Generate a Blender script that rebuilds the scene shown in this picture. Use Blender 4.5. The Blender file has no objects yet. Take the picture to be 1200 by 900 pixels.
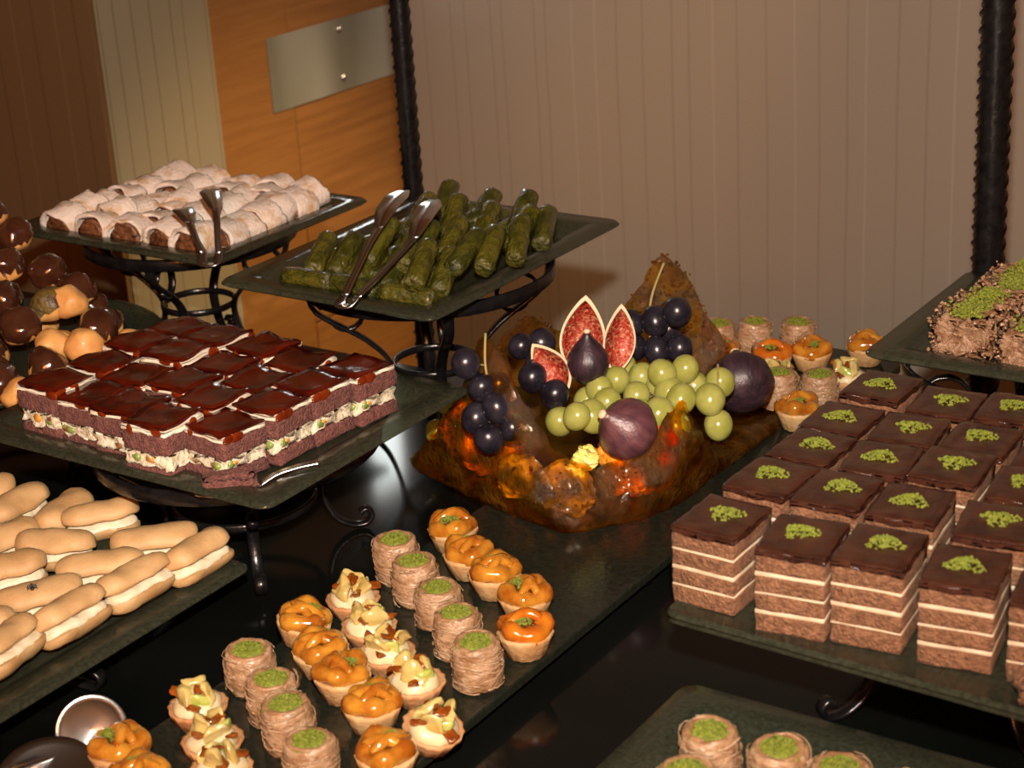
import bpy, bmesh, math, random
from mathutils import Vector, Matrix, noise

random.seed(7)
sc = bpy.context.scene
col = sc.collection
PI = math.pi
H = 1.43                       # eye height; x runs along the back wall, y towards it

# ---------------------------------------------------------------- camera
CF = Vector((-0.534396, 0.763197, -0.363251)); CR = Vector((0.830067, 0.55492, -0.055255)); CU = Vector((-0.159405, 0.331051, 0.930051))
cd = bpy.data.cameras.new('camera'); cam = bpy.data.objects.new('camera', cd); col.objects.link(cam)
cam.matrix_world = Matrix(((CR.x, CU.x, -CF.x, 0), (CR.y, CU.y, -CF.y, 0), (CR.z, CU.z, -CF.z, H), (0, 0, 0, 1)))
cd.sensor_width = 22.3; cd.lens = 22.3 * 2150 / 1200; cd.clip_start = 0.02
cd.dof.use_dof = True; cd.dof.focus_distance = 1.5; cd.dof.aperture_fstop = 7.1
sc.camera = cam

# ---------------------------------------------------------------- world, flash, room light, exposure
wd = bpy.data.worlds.new('world'); sc.world = wd; wd.use_nodes = True
wd.node_tree.nodes['Background'].inputs[0].default_value = (1.0, 0.40, 0.14, 1)
wd.node_tree.nodes['Background'].inputs[1].default_value = 0.045

def light(name, kind, loc, energy, color, **kw):
    l = bpy.data.lights.new(name, kind); l.energy = energy; l.color = color
    for k, v in kw.items(): setattr(l, k, v)
    o = bpy.data.objects.new(name, l); col.objects.link(o); o.location = loc
    return o

def aim(o, target):
    o.rotation_euler = (Vector(target) - o.location).to_track_quat('-Z', 'Y').to_euler()

fl = light('camera_flash', 'SPOT', Vector((0, 0, H)) + CU * 0.14, 158, (1.0, 0.95, 0.84), shadow_soft_size=0.016, spot_size=math.radians(70), spot_blend=0.8)
aim(fl, (-1.15, 1.65, 0.95))
cl = light('warm_room_lamps', 'AREA', (1.0, -1.7, 2.3), 85, (1.0, 0.29, 0.065), shape='DISK', size=1.3)
aim(cl, (-1.2, 1.8, 0.6))
ds = light('door_ceiling_spot', 'SPOT', (-0.25, 2.02, 2.5), 460, (1.0, 0.66, 0.34), shadow_soft_size=0.04, spot_size=math.radians(27), spot_blend=0.9)
aim(ds, (-1.745, 1.86, 0.20))

sc.view_settings.view_transform = 'Standard'; sc.view_settings.look = 'None'
sc.view_settings.exposure = 0.0; sc.view_settings.gamma = 1.0; sc.view_settings.use_curve_mapping = False

# ---------------------------------------------------------------- materials
MAT = {}
def mat(name, c1, c2=None, scale=60, rough=0.5, bump=0.0, bscale=None, metal=0.0, coat=0.0, sss=0.0, lo=0.35, hi=0.65, spec=0.5, stretch=(1, 1, 1), detail=4, bdist=0.002):
    m = bpy.data.materials.new(name); m.use_nodes = True
    nt = m.node_tree; N = nt.nodes; L = nt.links; b = N['Principled BSDF']
    b.inputs['Roughness'].default_value = rough; b.inputs['Metallic'].default_value = metal
    b.inputs['Specular IOR Level'].default_value = spec
    b.inputs['Coat Weight'].default_value = coat; b.inputs['Coat Roughness'].default_value = 0.06
    if sss:
        b.inputs['Subsurface Weight'].default_value = sss; b.inputs['Subsurface Radius'].default_value = (0.006, 0.004, 0.002); b.inputs['Subsurface Scale'].default_value = 1.0
    b.inputs['Base Color'].default_value = (*c1, 1)
    tc = N.new('ShaderNodeTexCoord'); oi = N.new('ShaderNodeObjectInfo'); ad = N.new('ShaderNodeVectorMath'); ad.operation = 'ADD'
    sv = N.new('ShaderNodeVectorMath'); sv.operation = 'SCALE'; sv.inputs[0].default_value = (3.1, 1.7, 2.3)
    L.new(oi.outputs['Random'], sv.inputs['Scale']); mp = N.new('ShaderNodeMapping'); mp.inputs['Scale'].default_value = stretch
    L.new(tc.outputs['Object'], mp.inputs[0]); L.new(mp.outputs[0], ad.inputs[0]); L.new(sv.outputs[0], ad.inputs[1])
    if c2 is not None:
        nz = N.new('ShaderNodeTexNoise'); nz.inputs['Scale'].default_value = scale; nz.inputs['Detail'].default_value = detail
        L.new(ad.outputs[0], nz.inputs['Vector'])
        cr = N.new('ShaderNodeValToRGB'); cr.color_ramp.elements[0].position = lo; cr.color_ramp.elements[1].position = hi
        cr.color_ramp.elements[0].color = (*c1, 1); cr.color_ramp.elements[1].color = (*c2, 1)
        L.new(nz.outputs['Fac'], cr.inputs[0]); L.new(cr.outputs[0], b.inputs['Base Color'])
        m['ramp'] = cr.name
    if bump:
        nb = N.new('ShaderNodeTexNoise'); nb.inputs['Scale'].default_value = bscale or scale * 3; nb.inputs['Detail'].default_value = 5
        L.new(ad.outputs[0], nb.inputs['Vector'])
        bp = N.new('ShaderNodeBump'); bp.inputs['Strength'].default_value = bump; bp.inputs['Distance'].default_value = bdist
        L.new(nb.outputs['Fac'], bp.inputs['Height']); L.new(bp.outputs[0], b.inputs['Normal'])
    MAT[name] = m
    return m

def see_through(name, tint, body, fac, rough=0.1, bump=0.0, bscale=200, coat=0.0, body2=None, scale=40):
    """clear coloured sheet: part of the light goes straight through, the rest meets a glossy coloured body"""
    m = mat(name, body, body2, scale=scale, rough=rough, bump=bump, bscale=bscale, coat=coat)
    nt = m.node_tree; N = nt.nodes; L = nt.links
    tr = N.new('ShaderNodeBsdfTransparent'); tr.inputs[0].default_value = (*tint, 1)
    mx = N.new('ShaderNodeMixShader'); mx.inputs[0].default_value = fac
    L.new(tr.outputs[0], mx.inputs[1]); L.new(N['Principled BSDF'].outputs[0], mx.inputs[2]); L.new(mx.outputs[0], N['Material Output'].inputs[0])
    return m

def wallpaper(name, base, dark, lite, freq, width=0.05, fac=0.6, rough=0.75):
    m = bpy.data.materials.new(name); m.use_nodes = True; nt = m.node_tree; N = nt.nodes; L = nt.links; b = N['Principled BSDF']
    b.inputs['Roughness'].default_value = rough; b.inputs['Specular IOR Level'].default_value = 0.25
    tc = N.new('ShaderNodeTexCoord'); sx = N.new('ShaderNodeSeparateXYZ'); L.new(tc.outputs['Object'], sx.inputs[0])
    nz = N.new('ShaderNodeTexNoise'); nz.inputs['Scale'].default_value = 2.5; L.new(tc.outputs['Object'], nz.inputs['Vector'])
    def mth(op, a, bb=None, c=None):
        n = N.new('ShaderNodeMath'); n.operation = op
        for i, v in enumerate((a, bb, c)):
            if v is None: continue
            if isinstance(v, (int, float)): n.inputs[i].default_value = v
            else: L.new(v, n.inputs[i])
        return n.outputs[0]
    along = mth('ADD', sx.outputs[0], sx.outputs[1])
    s = mth('MULTIPLY_ADD', along, freq, mth('MULTIPLY', nz.outputs['Fac'], 0.25))
    i = mth('FLOOR', s); f = mth('FRACT', s)
    w = N.new('ShaderNodeTexWhiteNoise'); w.noise_dimensions = '1D'; L.new(i, w.inputs['W'])
    w2 = N.new('ShaderNodeTexWhiteNoise'); w2.noise_dimensions = '1D'; L.new(mth('ADD', i, 57.3), w2.inputs['W'])
    d = mth('ABSOLUTE', mth('SUBTRACT', f, mth('MULTIPLY_ADD', w.outputs['Value'], 0.6, 0.2)))
    mr = N.new('ShaderNodeMapRange'); mr.interpolation_type = 'SMOOTHSTEP'; mr.inputs[1].default_value = 0; mr.inputs[2].default_value = width; mr.inputs[3].default_value = fac; mr.inputs[4].default_value = 0
    L.new(d, mr.inputs[0])
    lc = N.new('ShaderNodeMix'); lc.data_type = 'RGBA'; lc.inputs[6].default_value = (*dark, 1); lc.inputs[7].default_value = (*lite, 1)
    L.new(mth('GREATER_THAN', w2.outputs['Value'], 0.62), lc.inputs[0])
    mx = N.new('ShaderNodeMix'); mx.data_type = 'RGBA'; mx.inputs[6].default_value = (*base, 1)
    L.new(lc.outputs[2], mx.inputs[7]); L.new(mr.outputs[0], mx.inputs[0]); L.new(mx.outputs[2], b.inputs['Base Color'])
    nb = N.new('ShaderNodeTexNoise'); nb.inputs['Scale'].default_value = 900; L.new(tc.outputs['Object'], nb.inputs['Vector'])
    bp = N.new('ShaderNodeBump'); bp.inputs['Strength'].default_value = 0.15; bp.inputs['Distance'].default_value = 0.001
    L.new(nb.outputs['Fac'], bp.inputs['Height']); L.new(bp.outputs[0], b.inputs['Normal'])
    MAT[name] = m
    return m

wallpaper('pink_wallpaper', (0.232, 0.198, 0.155), (0.155, 0.125, 0.093), (0.30, 0.265, 0.215), 26, 0.045, 0.75)
wallpaper('cream_wallpaper', (0.175, 0.155, 0.098), (0.09, 0.072, 0.04), (0.11, 0.09, 0.052), 33, 0.06, 0.8)
wallpaper('brown_wallpaper', (0.100, 0.056, 0.023), (0.07, 0.038, 0.015), (0.125, 0.075, 0.033), 24, 0.08, 0.7)
mat('door_wood', (0.185, 0.085, 0.020), (0.16, 0.070, 0.016), scale=22, rough=0.42, stretch=(1, 0.5, 8), detail=3)
mat('door_wood_panel', (0.20, 0.092, 0.023), (0.15, 0.066, 0.015), scale=14, rough=0.42, stretch=(1, 0.35, 6), detail=3)
mat('brushed_steel', (0.14, 0.145, 0.115), (0.36, 0.39, 0.34), scale=7, rough=0.35, metal=0.25, stretch=(1, 1, 0.15), detail=1)
mat('steel', (0.66, 0.66, 0.66), rough=0.24, metal=1.0)
mat('floor_tile', (0.13, 0.075, 0.04), (0.10, 0.055, 0.03), scale=6, rough=0.5)
mat('black_lacquer', (0.0025, 0.003, 0.0025), (0.004, 0.0045, 0.004), scale=7, rough=0.10, spec=0.16)
mat('black_iron', (0.003, 0.003, 0.0035), (0.007, 0.0065, 0.0065), scale=90, rough=0.26, bump=0.25, bscale=160, spec=0.4)
see_through('green_glass', (0.50, 0.56, 0.45), (0.026, 0.028, 0.017), 0.64, rough=0.09, bump=0.12, bscale=420, body2=(0.046, 0.049, 0.031), scale=300)
see_through('slab_glass', (0.30, 0.36, 0.32), (0.012, 0.014, 0.009), 0.72, rough=0.07, bump=0.12, bscale=260, body2=(0.020, 0.023, 0.016), scale=200)
see_through('amber_sugar', (0.995, 0.78, 0.32), (0.095, 0.036, 0.0025), 0.3, rough=0.08, bump=1.0, bscale=150, coat=0.3, body2=(0.035, 0.020, 0.002), scale=45)
_n = MAT['amber_sugar'].node_tree; _mx = [x for x in _n.nodes if x.type == 'MIX_SHADER'][0]; _tc = [x for x in _n.nodes if x.type == 'TEX_COORD'][0]
_z = _n.nodes.new('ShaderNodeTexNoise'); _z.inputs['Scale'].default_value = 38; _z.inputs['Detail'].default_value = 6; _n.links.new(_tc.outputs['Object'], _z.inputs['Vector'])
_r = _n.nodes.new('ShaderNodeMapRange'); _r.inputs[1].default_value = 0.38; _r.inputs[2].default_value = 0.66; _r.inputs[3].default_value = 0.05; _r.inputs[4].default_value = 0.78
_n.links.new(_z.outputs['Fac'], _r.inputs[0]); _n.links.new(_r.outputs[0], _mx.inputs[0])
for _x in _n.nodes:
    if _x.type == 'BUMP': _x.inputs['Distance'].default_value = 0.006
mat('glowing_glass', (0.9, 0.95, 0.95), rough=0.3)
_b = MAT['glowing_glass'].node_tree.nodes['Principled BSDF']; _b.inputs['Emission Color'].default_value = (0.92, 1.0, 0.98, 1); _b.inputs['Emission Strength'].default_value = 12.0

# food
mat('pastry_sugar', (0.46, 0.30, 0.15), (0.62, 0.54, 0.47), scale=60, rough=0.85, bump=0.7, bscale=300, lo=0.32, hi=0.50)
mat('strudel_filling', (0.045, 0.016, 0.006), (0.19, 0.075, 0.028), scale=170, rough=0.4, bump=0.9, bscale=260, coat=0.2)
mat('vine_leaf', (0.030, 0.033, 0.003), (0.082, 0.072, 0.008), scale=110, rough=0.22, bump=1.0, bscale=300, coat=0.45, stretch=(0.5, 1, 1), bdist=0.004)
mat('vine_leaf_dark', (0.019, 0.024, 0.003), (0.056, 0.054, 0.006), scale=120, rough=0.22, bump=1.0, bscale=300, coat=0.45, stretch=(0.5, 1, 1), bdist=0.004)
mat('cocoa_sponge', (0.105, 0.034, 0.025), (0.20, 0.072, 0.056), scale=260, rough=0.85, bump=1.0, bscale=560, bdist=0.004)
mat('cake_cream', (0.64, 0.58, 0.44), (0.50, 0.41, 0.27), scale=130, rough=0.5, bump=0.9, bscale=240, sss=0.1, bdist=0.003)
mat('white_cream', (0.78, 0.70, 0.57), (0.72, 0.60, 0.45), scale=90, rough=0.45, bump=0.3, bscale=200, sss=0.15)
mat('red_glaze', (0.030, 0.0022, 0.0010), (0.085, 0.007, 0.0016), scale=40, rough=0.16, bump=0.35, bscale=70, coat=0.15, spec=0.5)
mat('amber_drip', (0.17, 0.022, 0.003), (0.10, 0.010, 0.002), scale=90, rough=0.12, coat=0.6)
mat('kiwi', (0.13, 0.20, 0.04), (0.24, 0.30, 0.08), scale=200, rough=0.3, coat=0.3)
mat('peach', (0.62, 0.27, 0.03), (0.5, 0.2, 0.02), scale=150, rough=0.3, coat=0.3)
mat('raisin', (0.16, 0.07, 0.025), (0.26, 0.12, 0.05), scale=200, rough=0.35, coat=0.2)
mat('biscuit', (0.385, 0.222, 0.088), (0.49, 0.305, 0.135), scale=42, rough=0.62, bump=0.22, bscale=420)
mat('biscuit_base', (0.39, 0.26, 0.112), (0.32, 0.17, 0.058), scale=50, rough=0.65, bump=0.3, bscale=300)
mat('biscuit_cream', (0.62, 0.56, 0.42), (0.56, 0.47, 0.31), scale=70, rough=0.5, bump=0.5, bscale=160, sss=0.1)
mat('choux', (0.62, 0.33, 0.10), (0.50, 0.22, 0.055), scale=45, rough=0.55, bump=0.5, bscale=130, coat=0.1)
mat('dark_chocolate', (0.032, 0.010, 0.005), (0.055, 0.018, 0.008), scale=50, rough=0.14, bump=0.35, bscale=80, coat=0.5)
mat('nut_chocolate', (0.050, 0.026, 0.008), (0.14, 0.095, 0.02), scale=120, rough=0.4, bump=1.0, bscale=220, coat=0.2)
mat('layer_sponge', (0.125, 0.050, 0.018), (0.235, 0.104, 0.046), scale=240, rough=0.85, bump=1.0, bscale=520, bdist=0.004)
mat('layer_cream', (0.54, 0.42, 0.29), (0.45, 0.32, 0.20), scale=120, rough=0.5)
mat('chocolate_icing', (0.026, 0.0085, 0.005), (0.050, 0.017, 0.009), scale=60, rough=0.27, bump=0.7, bscale=90, coat=0.25)
mat('pistachio', (0.080, 0.105, 0.004), (0.175, 0.195, 0.012), scale=350, rough=0.75)
mat('rolled_pastry', (0.22, 0.115, 0.052), (0.40, 0.255, 0.150), scale=95, rough=0.25, bump=0.8, bscale=190, coat=0.4, stretch=(1, 1, 1.6), bdist=0.003)
mat('pastry_shred', (0.28, 0.16, 0.08), (0.42, 0.28, 0.17), scale=60, rough=0.3, coat=0.3)
mat('rolled_pastry_dark', (0.22, 0.105, 0.045), (0.34, 0.19, 0.095), scale=90, rough=0.4, bump=0.8, bscale=200)
mat('orange_glaze', (0.24, 0.062, 0.005), (0.43, 0.185, 0.020), scale=75, rough=0.12, bump=0.15, bscale=60, coat=0.6)
mat('orange_glaze_dark', (0.30, 0.055, 0.004), (0.45, 0.14, 0.010), scale=60, rough=0.12, bump=0.2, bscale=60, coat=0.6)
mat('tart_shell', (0.50, 0.32, 0.145), (0.40, 0.20, 0.07), scale=60, rough=0.6, bump=0.5, bscale=220)
mat('tart_shell_brown', (0.36, 0.155, 0.055), (0.47, 0.25, 0.105), scale=60, rough=0.6, bump=0.6, bscale=220)
mat('dark_filling', (0.060, 0.016, 0.004), (0.16, 0.05, 0.01), scale=160, rough=0.15, bump=1.0, bscale=200, coat=0.5)
mat('custard', (0.60, 0.50, 0.31), (0.54, 0.41, 0.22), scale=70, rough=0.4, sss=0.1)
mat('pineapple', (0.48, 0.38, 0.14), (0.40, 0.27, 0.07), scale=120, rough=0.2, bump=0.6, bscale=170, coat=0.4, sss=0.15, stretch=(0.3, 1, 1))
mat('kiwi_chunk', (0.30, 0.34, 0.055), (0.42, 0.42, 0.12), scale=100, rough=0.2, coat=0.4, sss=0.15)
mat('caramel_sauce', (0.12, 0.022, 0.003), (0.22, 0.055, 0.006), scale=80, rough=0.1, coat=0.6)
mat('walnut_pastry', (0.15, 0.07, 0.030), (0.29, 0.175, 0.10), scale=85, rough=0.42, bump=1.0, bscale=170, coat=0.15, bdist=0.004)
mat('nut_crumb', (0.17, 0.072, 0.03), (0.30, 0.18, 0.10), scale=200, rough=0.5)
mat('dark_grape', (0.005, 0.0045, 0.008), (0.024, 0.021, 0.030), scale=70, rough=0.27, lo=0.3, hi=0.75)
mat('green_grape', (0.22, 0.235, 0.040), (0.33, 0.335, 0.095), scale=70, rough=0.22, sss=0.25, lo=0.3, hi=0.7)
mat('fig_skin', (0.014, 0.008, 0.012), (0.038, 0.018, 0.026), scale=40, rough=0.42, bump=0.3, bscale=110, stretch=(3, 3, 0.4))
mat('fig_skin_violet', (0.060, 0.021, 0.030), (0.125, 0.048, 0.052), scale=40, rough=0.38, bump=0.3, bscale=110, stretch=(3, 3, 0.4))
mat('fig_rind', (0.62, 0.52, 0.34), (0.58, 0.44, 0.27), scale=60, rough=0.55)
mat('fig_flesh', (0.36, 0.035, 0.020), (0.58, 0.24, 0.13), scale=330, rough=0.3, bump=0.9, bscale=420, coat=0.3, lo=0.45, hi=0.70)
mat('stem_green', (0.22, 0.20, 0.05), (0.28, 0.19, 0.07), scale=80, rough=0.6)
mat('orange_fruit', (0.72, 0.22, 0.012), (0.80, 0.34, 0.03), scale=60, rough=0.35, bump=1.0, bscale=90, coat=0.4, bdist=0.006)
mat('yellow_fruit', (0.70, 0.55, 0.10), (0.78, 0.66, 0.25), scale=60, rough=0.35, bump=1.0, bscale=90, coat=0.4, bdist=0.006)
mat('red_fruit', (0.50, 0.035, 0.018), (0.58, 0.09, 0.04), scale=40, rough=0.3, coat=0.5)
mat('fly_black', (0.008, 0.008, 0.008), rough=0.3)
see_through('fly_wing', (0.7, 0.7, 0.7), (0.2, 0.2, 0.2), 0.4, rough=0.2)
mat('paper_doily', (0.55, 0.50, 0.42), (0.45, 0.40, 0.33), scale=60, rough=0.7, bump=0.4)

# ---------------------------------------------------------------- object helpers
def mesh(name, vf, m, smooth=True):
    me = bpy.data.meshes.new(name); me.from_pydata([tuple(v) for v in vf[0]], [], vf[1]); me.update()
    me.materials.append(MAT[m] if isinstance(m, str) else m)
    if smooth: me.polygons.foreach_set('use_smooth', [True] * len(me.polygons))
    return me

def ob(name, me, parent=None, loc=(0, 0, 0), rot=(0, 0, 0), scale=(1, 1, 1), label=None, kind=None):
    o = bpy.data.objects.new(name, me); col.objects.link(o); o.parent = parent
    o.location = loc; o.rotation_euler = rot; o.scale = scale
    if label: o['label'] = label
    if kind: o['kind'] = kind
    return o

def thing(name, label, cat, loc=(0, 0, 0), rot=(0, 0, 0), group=None, scale=(1, 1, 1)):
    o = bpy.data.objects.new(name, None); col.objects.link(o); o.empty_display_size = 0.02
    o.location = loc; o.rotation_euler = rot; o.scale = scale
    o['label'] = label; o['category'] = cat
    if group: o['group'] = group
    return o

def dup(proto, label, loc, rot=(0, 0, 0), scale=(1, 1, 1), group=None):
    """copy of a thing with its parts and sub-parts"""
    def rec(o, parent):
        c = o.copy(); col.objects.link(c); c.parent = parent
        for ch in kids.get(o, ()): rec(ch, c)
        return c
    kids = {}
    def walk(o):
        kids[o] = [x for x in FAMILY.get(o, ())]
        for x in kids[o]: walk(x)
    walk(proto); c = rec(proto, None)
    c.location = loc; c.rotation_euler = rot; c.scale = scale; c['label'] = label
    if group: c['group'] = group
    return c

FAMILY = {}
def settle(proto):
    """remember the children of a prototype so that it can be copied quickly"""
    def walk(o):
        FAMILY[o] = [x for x in o.children]
        for x in FAMILY[o]: walk(x)
    walk(proto)
    return proto

class Kind:
    """a set of look-alike prototypes; each placed copy takes one in turn, the first uses move the prototypes themselves"""
    def __init__(self, protos): self.protos = [settle(p) for p in protos]; self.used = set(); self.i = 0
    def place(self, label, loc, rot=(0, 0, 0), scale=(1, 1, 1), group=None, which=None):
        k = self.i % len(self.protos) if which is None else which
        self.i += 1; p = self.protos[k]
        if k not in self.used:
            self.used.add(k); self.first = getattr(self, 'first', {}); self.first[k] = (p, label, loc, rot, scale, group)
            p.location = loc; p.rotation_euler = rot; p.scale = scale; p['label'] = label
            if group: p['group'] = group
            return p
        return dup(p, label, loc, rot, scale, group)

def merge(*vfs):
    V, F = [], []
    for v, f in vfs:
        n = len(V); V += [tuple(x) for x in v]; F += [tuple(i + n for i in q) for q in f]
    return V, F

def move(vf, loc=(0, 0, 0), rot=None, scale=(1, 1, 1)):
    M = Matrix.Translation(loc)
    if rot: M = M @ Matrix.Rotation(rot[2], 4, 'Z') @ Matrix.Rotation(rot[1], 4, 'Y') @ Matrix.Rotation(rot[0], 4, 'X')
    return [M @ Vector((v[0] * scale[0], v[1] * scale[1], v[2] * scale[2])) for v in vf[0]], vf[1]

def jit(vf, amp, freq, seed=0, amp2=0.0):
    o = Vector((seed * 7.31, seed * 3.17, seed * 1.91)); out = []
    for v in vf[0]:
        v = Vector(v); d = noise.noise_vector(v * freq + o) * amp
        if amp2: d += noise.noise_vector(v * freq * 3.3 + o) * amp2
        out.append(v + d)
    return out, vf[1]

def box(sx, sy, sz, bev=0.001, seg=2, z0=0.0, cuts=0):
    bm = bmesh.new(); bmesh.ops.create_cube(bm, size=1)
    for v in bm.verts: v.co = Vector((v.co.x * sx, v.co.y * sy, (v.co.z + 0.5) * sz + z0))
    if cuts: bmesh.ops.subdivide_edges(bm, edges=bm.edges[:], cuts=cuts, use_grid_fill=True)
    if bev:
        es = [e for e in bm.edges if len(e.link_faces) == 2 and e.link_faces[0].normal.dot(e.link_faces[1].normal) < 0.5]
        bm.normal_update(); es = [e for e in bm.edges if len(e.link_faces) == 2 and e.link_faces[0].normal.dot(e.link_faces[1].normal) < 0.5]
        bmesh.ops.bevel(bm, geom=es, offset=bev, segments=seg, affect='EDGES', profile=0.5)
    bm.verts.index_update(); r = ([v.co.copy() for v in bm.verts], [tuple(v.index for v in f.verts) for f in bm.faces]); bm.free()
    return r

def bx(x0, x1, y0, y1, z0, z1, bev=0.0):
    return move(box(x1 - x0, y1 - y0, z1 - z0, bev), ((x0 + x1) / 2, (y0 + y1) / 2, z0))

def ico(r=1.0, sub=2, scale=(1, 1, 1)):
    bm = bmesh.new(); bmesh.ops.create_icosphere(bm, subdivisions=sub, radius=r)
    out = ([Vector((v.co.x * scale[0], v.co.y * scale[1], v.co.z * scale[2])) for v in bm.verts], [tuple(v.index for v in f.verts) for f in bm.faces]); bm.free()
    return out

def lathe(prof, seg=24, flute=0, amp=0.0, a0=0.0, a1=2 * PI):
    full = abs(a1 - a0 - 2 * PI) < 1e-6; n = seg if full else seg + 1; V = []; F = []
    for r, z in prof:
        for k in range(n):
            a = a0 + (a1 - a0) * k / seg; rr = r * (1 + amp * math.cos(flute * a)) if flute else r
            V.append((rr * math.cos(a), rr * math.sin(a), z))
    for j in range(len(prof) - 1):
        for k in range(seg):
            k2 = (k + 1) % n
            F.append((j * n + k, j * n + k2, (j + 1) * n + k2, (j + 1) * n + k))
    if full:
        if prof[0][0] > 1e-6: F.append(tuple(range(n))[::-1])
        if prof[-1][0] > 1e-6: F.append(tuple((len(prof) - 1) * n + k for k in range(n)))
    return V, F

def tube(path, r, seg=8, closed=False, cap=True):
    P = [Vector(p) for p in path]; n = len(P); V = []; F = []; up = None
    for i in range(n):
        a = P[i - 1] if (i > 0 or closed) else P[i]; b = P[(i + 1) % n] if (i < n - 1 or closed) else P[i]
        t = (b - a).normalized()
        if up is None:
            up = Vector((0, 0, 1)) if abs(t.z) < 0.9 else Vector((1, 0, 0))
        up = (up - t * up.dot(t)).normalized(); s = t.cross(up); rr = r[i] if isinstance(r, (list, tuple)) else r
        for k in range(seg):
            q = 2 * PI * k / seg; V.append(P[i] + (up * math.cos(q) + s * math.sin(q)) * rr)
    for i in range(n if closed else n - 1):
        j = (i + 1) % n
        for k in range(seg): k2 = (k + 1) % seg; F.append((i * seg + k, i * seg + k2, j * seg + k2, j * seg + k))
    if not closed and cap: F.append(tuple(range(seg))[::-1]); F.append(tuple((n - 1) * seg + k for k in range(seg)))
    return V, F

def strap(path, B, w, t, closed=False):
    """flat iron band: width w (number or list) along B, thickness t across"""
    P = [Vector(p) for p in path]; n = len(P); B = Vector(B).normalized(); V = []; F = []
    for i in range(n):
        a = P[i - 1] if (i > 0 or closed) else P[i]; b = P[(i + 1) % n] if (i < n - 1 or closed) else P[i]
        T = (b - a).normalized(); N = B.cross(T).normalized(); ww = w[i] if isinstance(w, (list, tuple)) else w
        e = min(t * 0.3, ww * 0.3)
        for (x, y) in ((-ww / 2 + e, -t / 2), (ww / 2 - e, -t / 2), (ww / 2, -t / 2 + e), (ww / 2, t / 2 - e), (ww / 2 - e, t / 2), (-ww / 2 + e, t / 2), (-ww / 2, t / 2 - e), (-ww / 2, -t / 2 + e)):
            V.append(P[i] + B * x + N * y)
    for i in range(n if closed else n - 1):
        j = (i + 1) % n
        for k in range(8): k2 = (k + 1) % 8; F.append((i * 8 + k, i * 8 + k2, j * 8 + k2, j * 8 + k))
    if not closed: F.append(tuple(range(8))[::-1]); F.append(tuple((n - 1) * 8 + k for k in range(8)))
    return V, F

def spline(pts, n):
    """Catmull-Rom through pts"""
    P = [Vector(p) for p in pts]; out = []
    for i in range(len(P) - 1):
        p0 = P[max(i - 1, 0)]; p1 = P[i]; p2 = P[i + 1]; p3 = P[min(i + 2, len(P) - 1)]
        for k in range(n):
            t = k / n; out.append(0.5 * ((2 * p1) + (p2 - p0) * t + (2 * p0 - 5 * p1 + 4 * p2 - p3) * t * t + (3 * p1 - p0 - 3 * p2 + p3) * t ** 3))
    out.append(P[-1]); return out

def closed_spline(pts, n):
    P = [Vector(p) for p in pts]; m = len(P); out = []
    for i in range(m):
        p0 = P[i - 1]; p1 = P[i]; p2 = P[(i + 1) % m]; p3 = P[(i + 2) % m]
        for k in range(n):
            t = k / n; out.append(0.5 * ((2 * p1) + (p2 - p0) * t + (2 * p0 - 5 * p1 + 4 * p2 - p3) * t * t + (3 * p1 - p0 - 3 * p2 + p3) * t ** 3))
    return out

def crumbs(n, rx, ry, hz, size, seed, shape=None):
    """a loose mound of small granules"""
    rd = random.Random(seed); V = []; F = []
    for _ in range(n):
        if shape: x, y, z = shape(rd)
        else:
            a = rd.uniform(0, 2 * PI); q = math.sqrt(rd.random()) * (1 + 0.25 * math.sin(3 * a + seed)); x = rx * q * math.cos(a); y = ry * q * math.sin(a); z = hz * max(0, 1 - q * q) * rd.uniform(0.55, 1.0)
        s = size * rd.uniform(0.6, 1.35); k = len(V); c = Vector((x, y, z + s * 0.3))
        R = Matrix.Rotation(rd.uniform(0, 6.28), 3, 'Z') @ Matrix.Rotation(rd.uniform(0, 6.28), 3, 'X')
        for d in ((1, 0, 0), (-1, 0, 0), (0, 1, 0), (0, -1, 0), (0, 0, 0.8), (0, 0, -0.8)): V.append(c + R @ (Vector(d) * s))
        for f in ((0, 2, 4), (2, 1, 4), (1, 3, 4), (3, 0, 4), (2, 0, 5), (1, 2, 5), (3, 1, 5), (0, 3, 5)): F.append(tuple(k + i for i in f))
    return V, F

def rrect(w, d, r, n=5):
    out = []
    for cx, cy, a in ((w / 2 - r, d / 2 - r, 0), (-w / 2 + r, d / 2 - r, PI / 2), (-w / 2 + r, -d / 2 + r, PI), (w / 2 - r, -d / 2 + r, 1.5 * PI)):
        for k in range(n + 1): q = a + PI / 2 * k / n; out.append((cx + r * math.cos(q), cy + r * math.sin(q)))
    return out

def loops(rings):
    """close a stack of equal loops into a solid, caps at both ends"""
    n = len(rings[0]); V = [p for r in rings for p in r]; F = []
    for j in range(len(rings) - 1):
        for k in range(n): k2 = (k + 1) % n; F.append((j * n + k, j * n + k2, (j + 1) * n + k2, (j + 1) * n + k))
    F.append(tuple(range(n))[::-1]); F.append(tuple((len(rings) - 1) * n + k for k in range(n)))
    return V, F

# ---------------------------------------------------------------- the room
def structure(name, vf, m, parent=None, label=None):
    o = ob(name, mesh(name, vf, m, smooth=False), parent)
    if parent is None: o['kind'] = 'structure'
    if label: o['label'] = label
    return o

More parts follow.
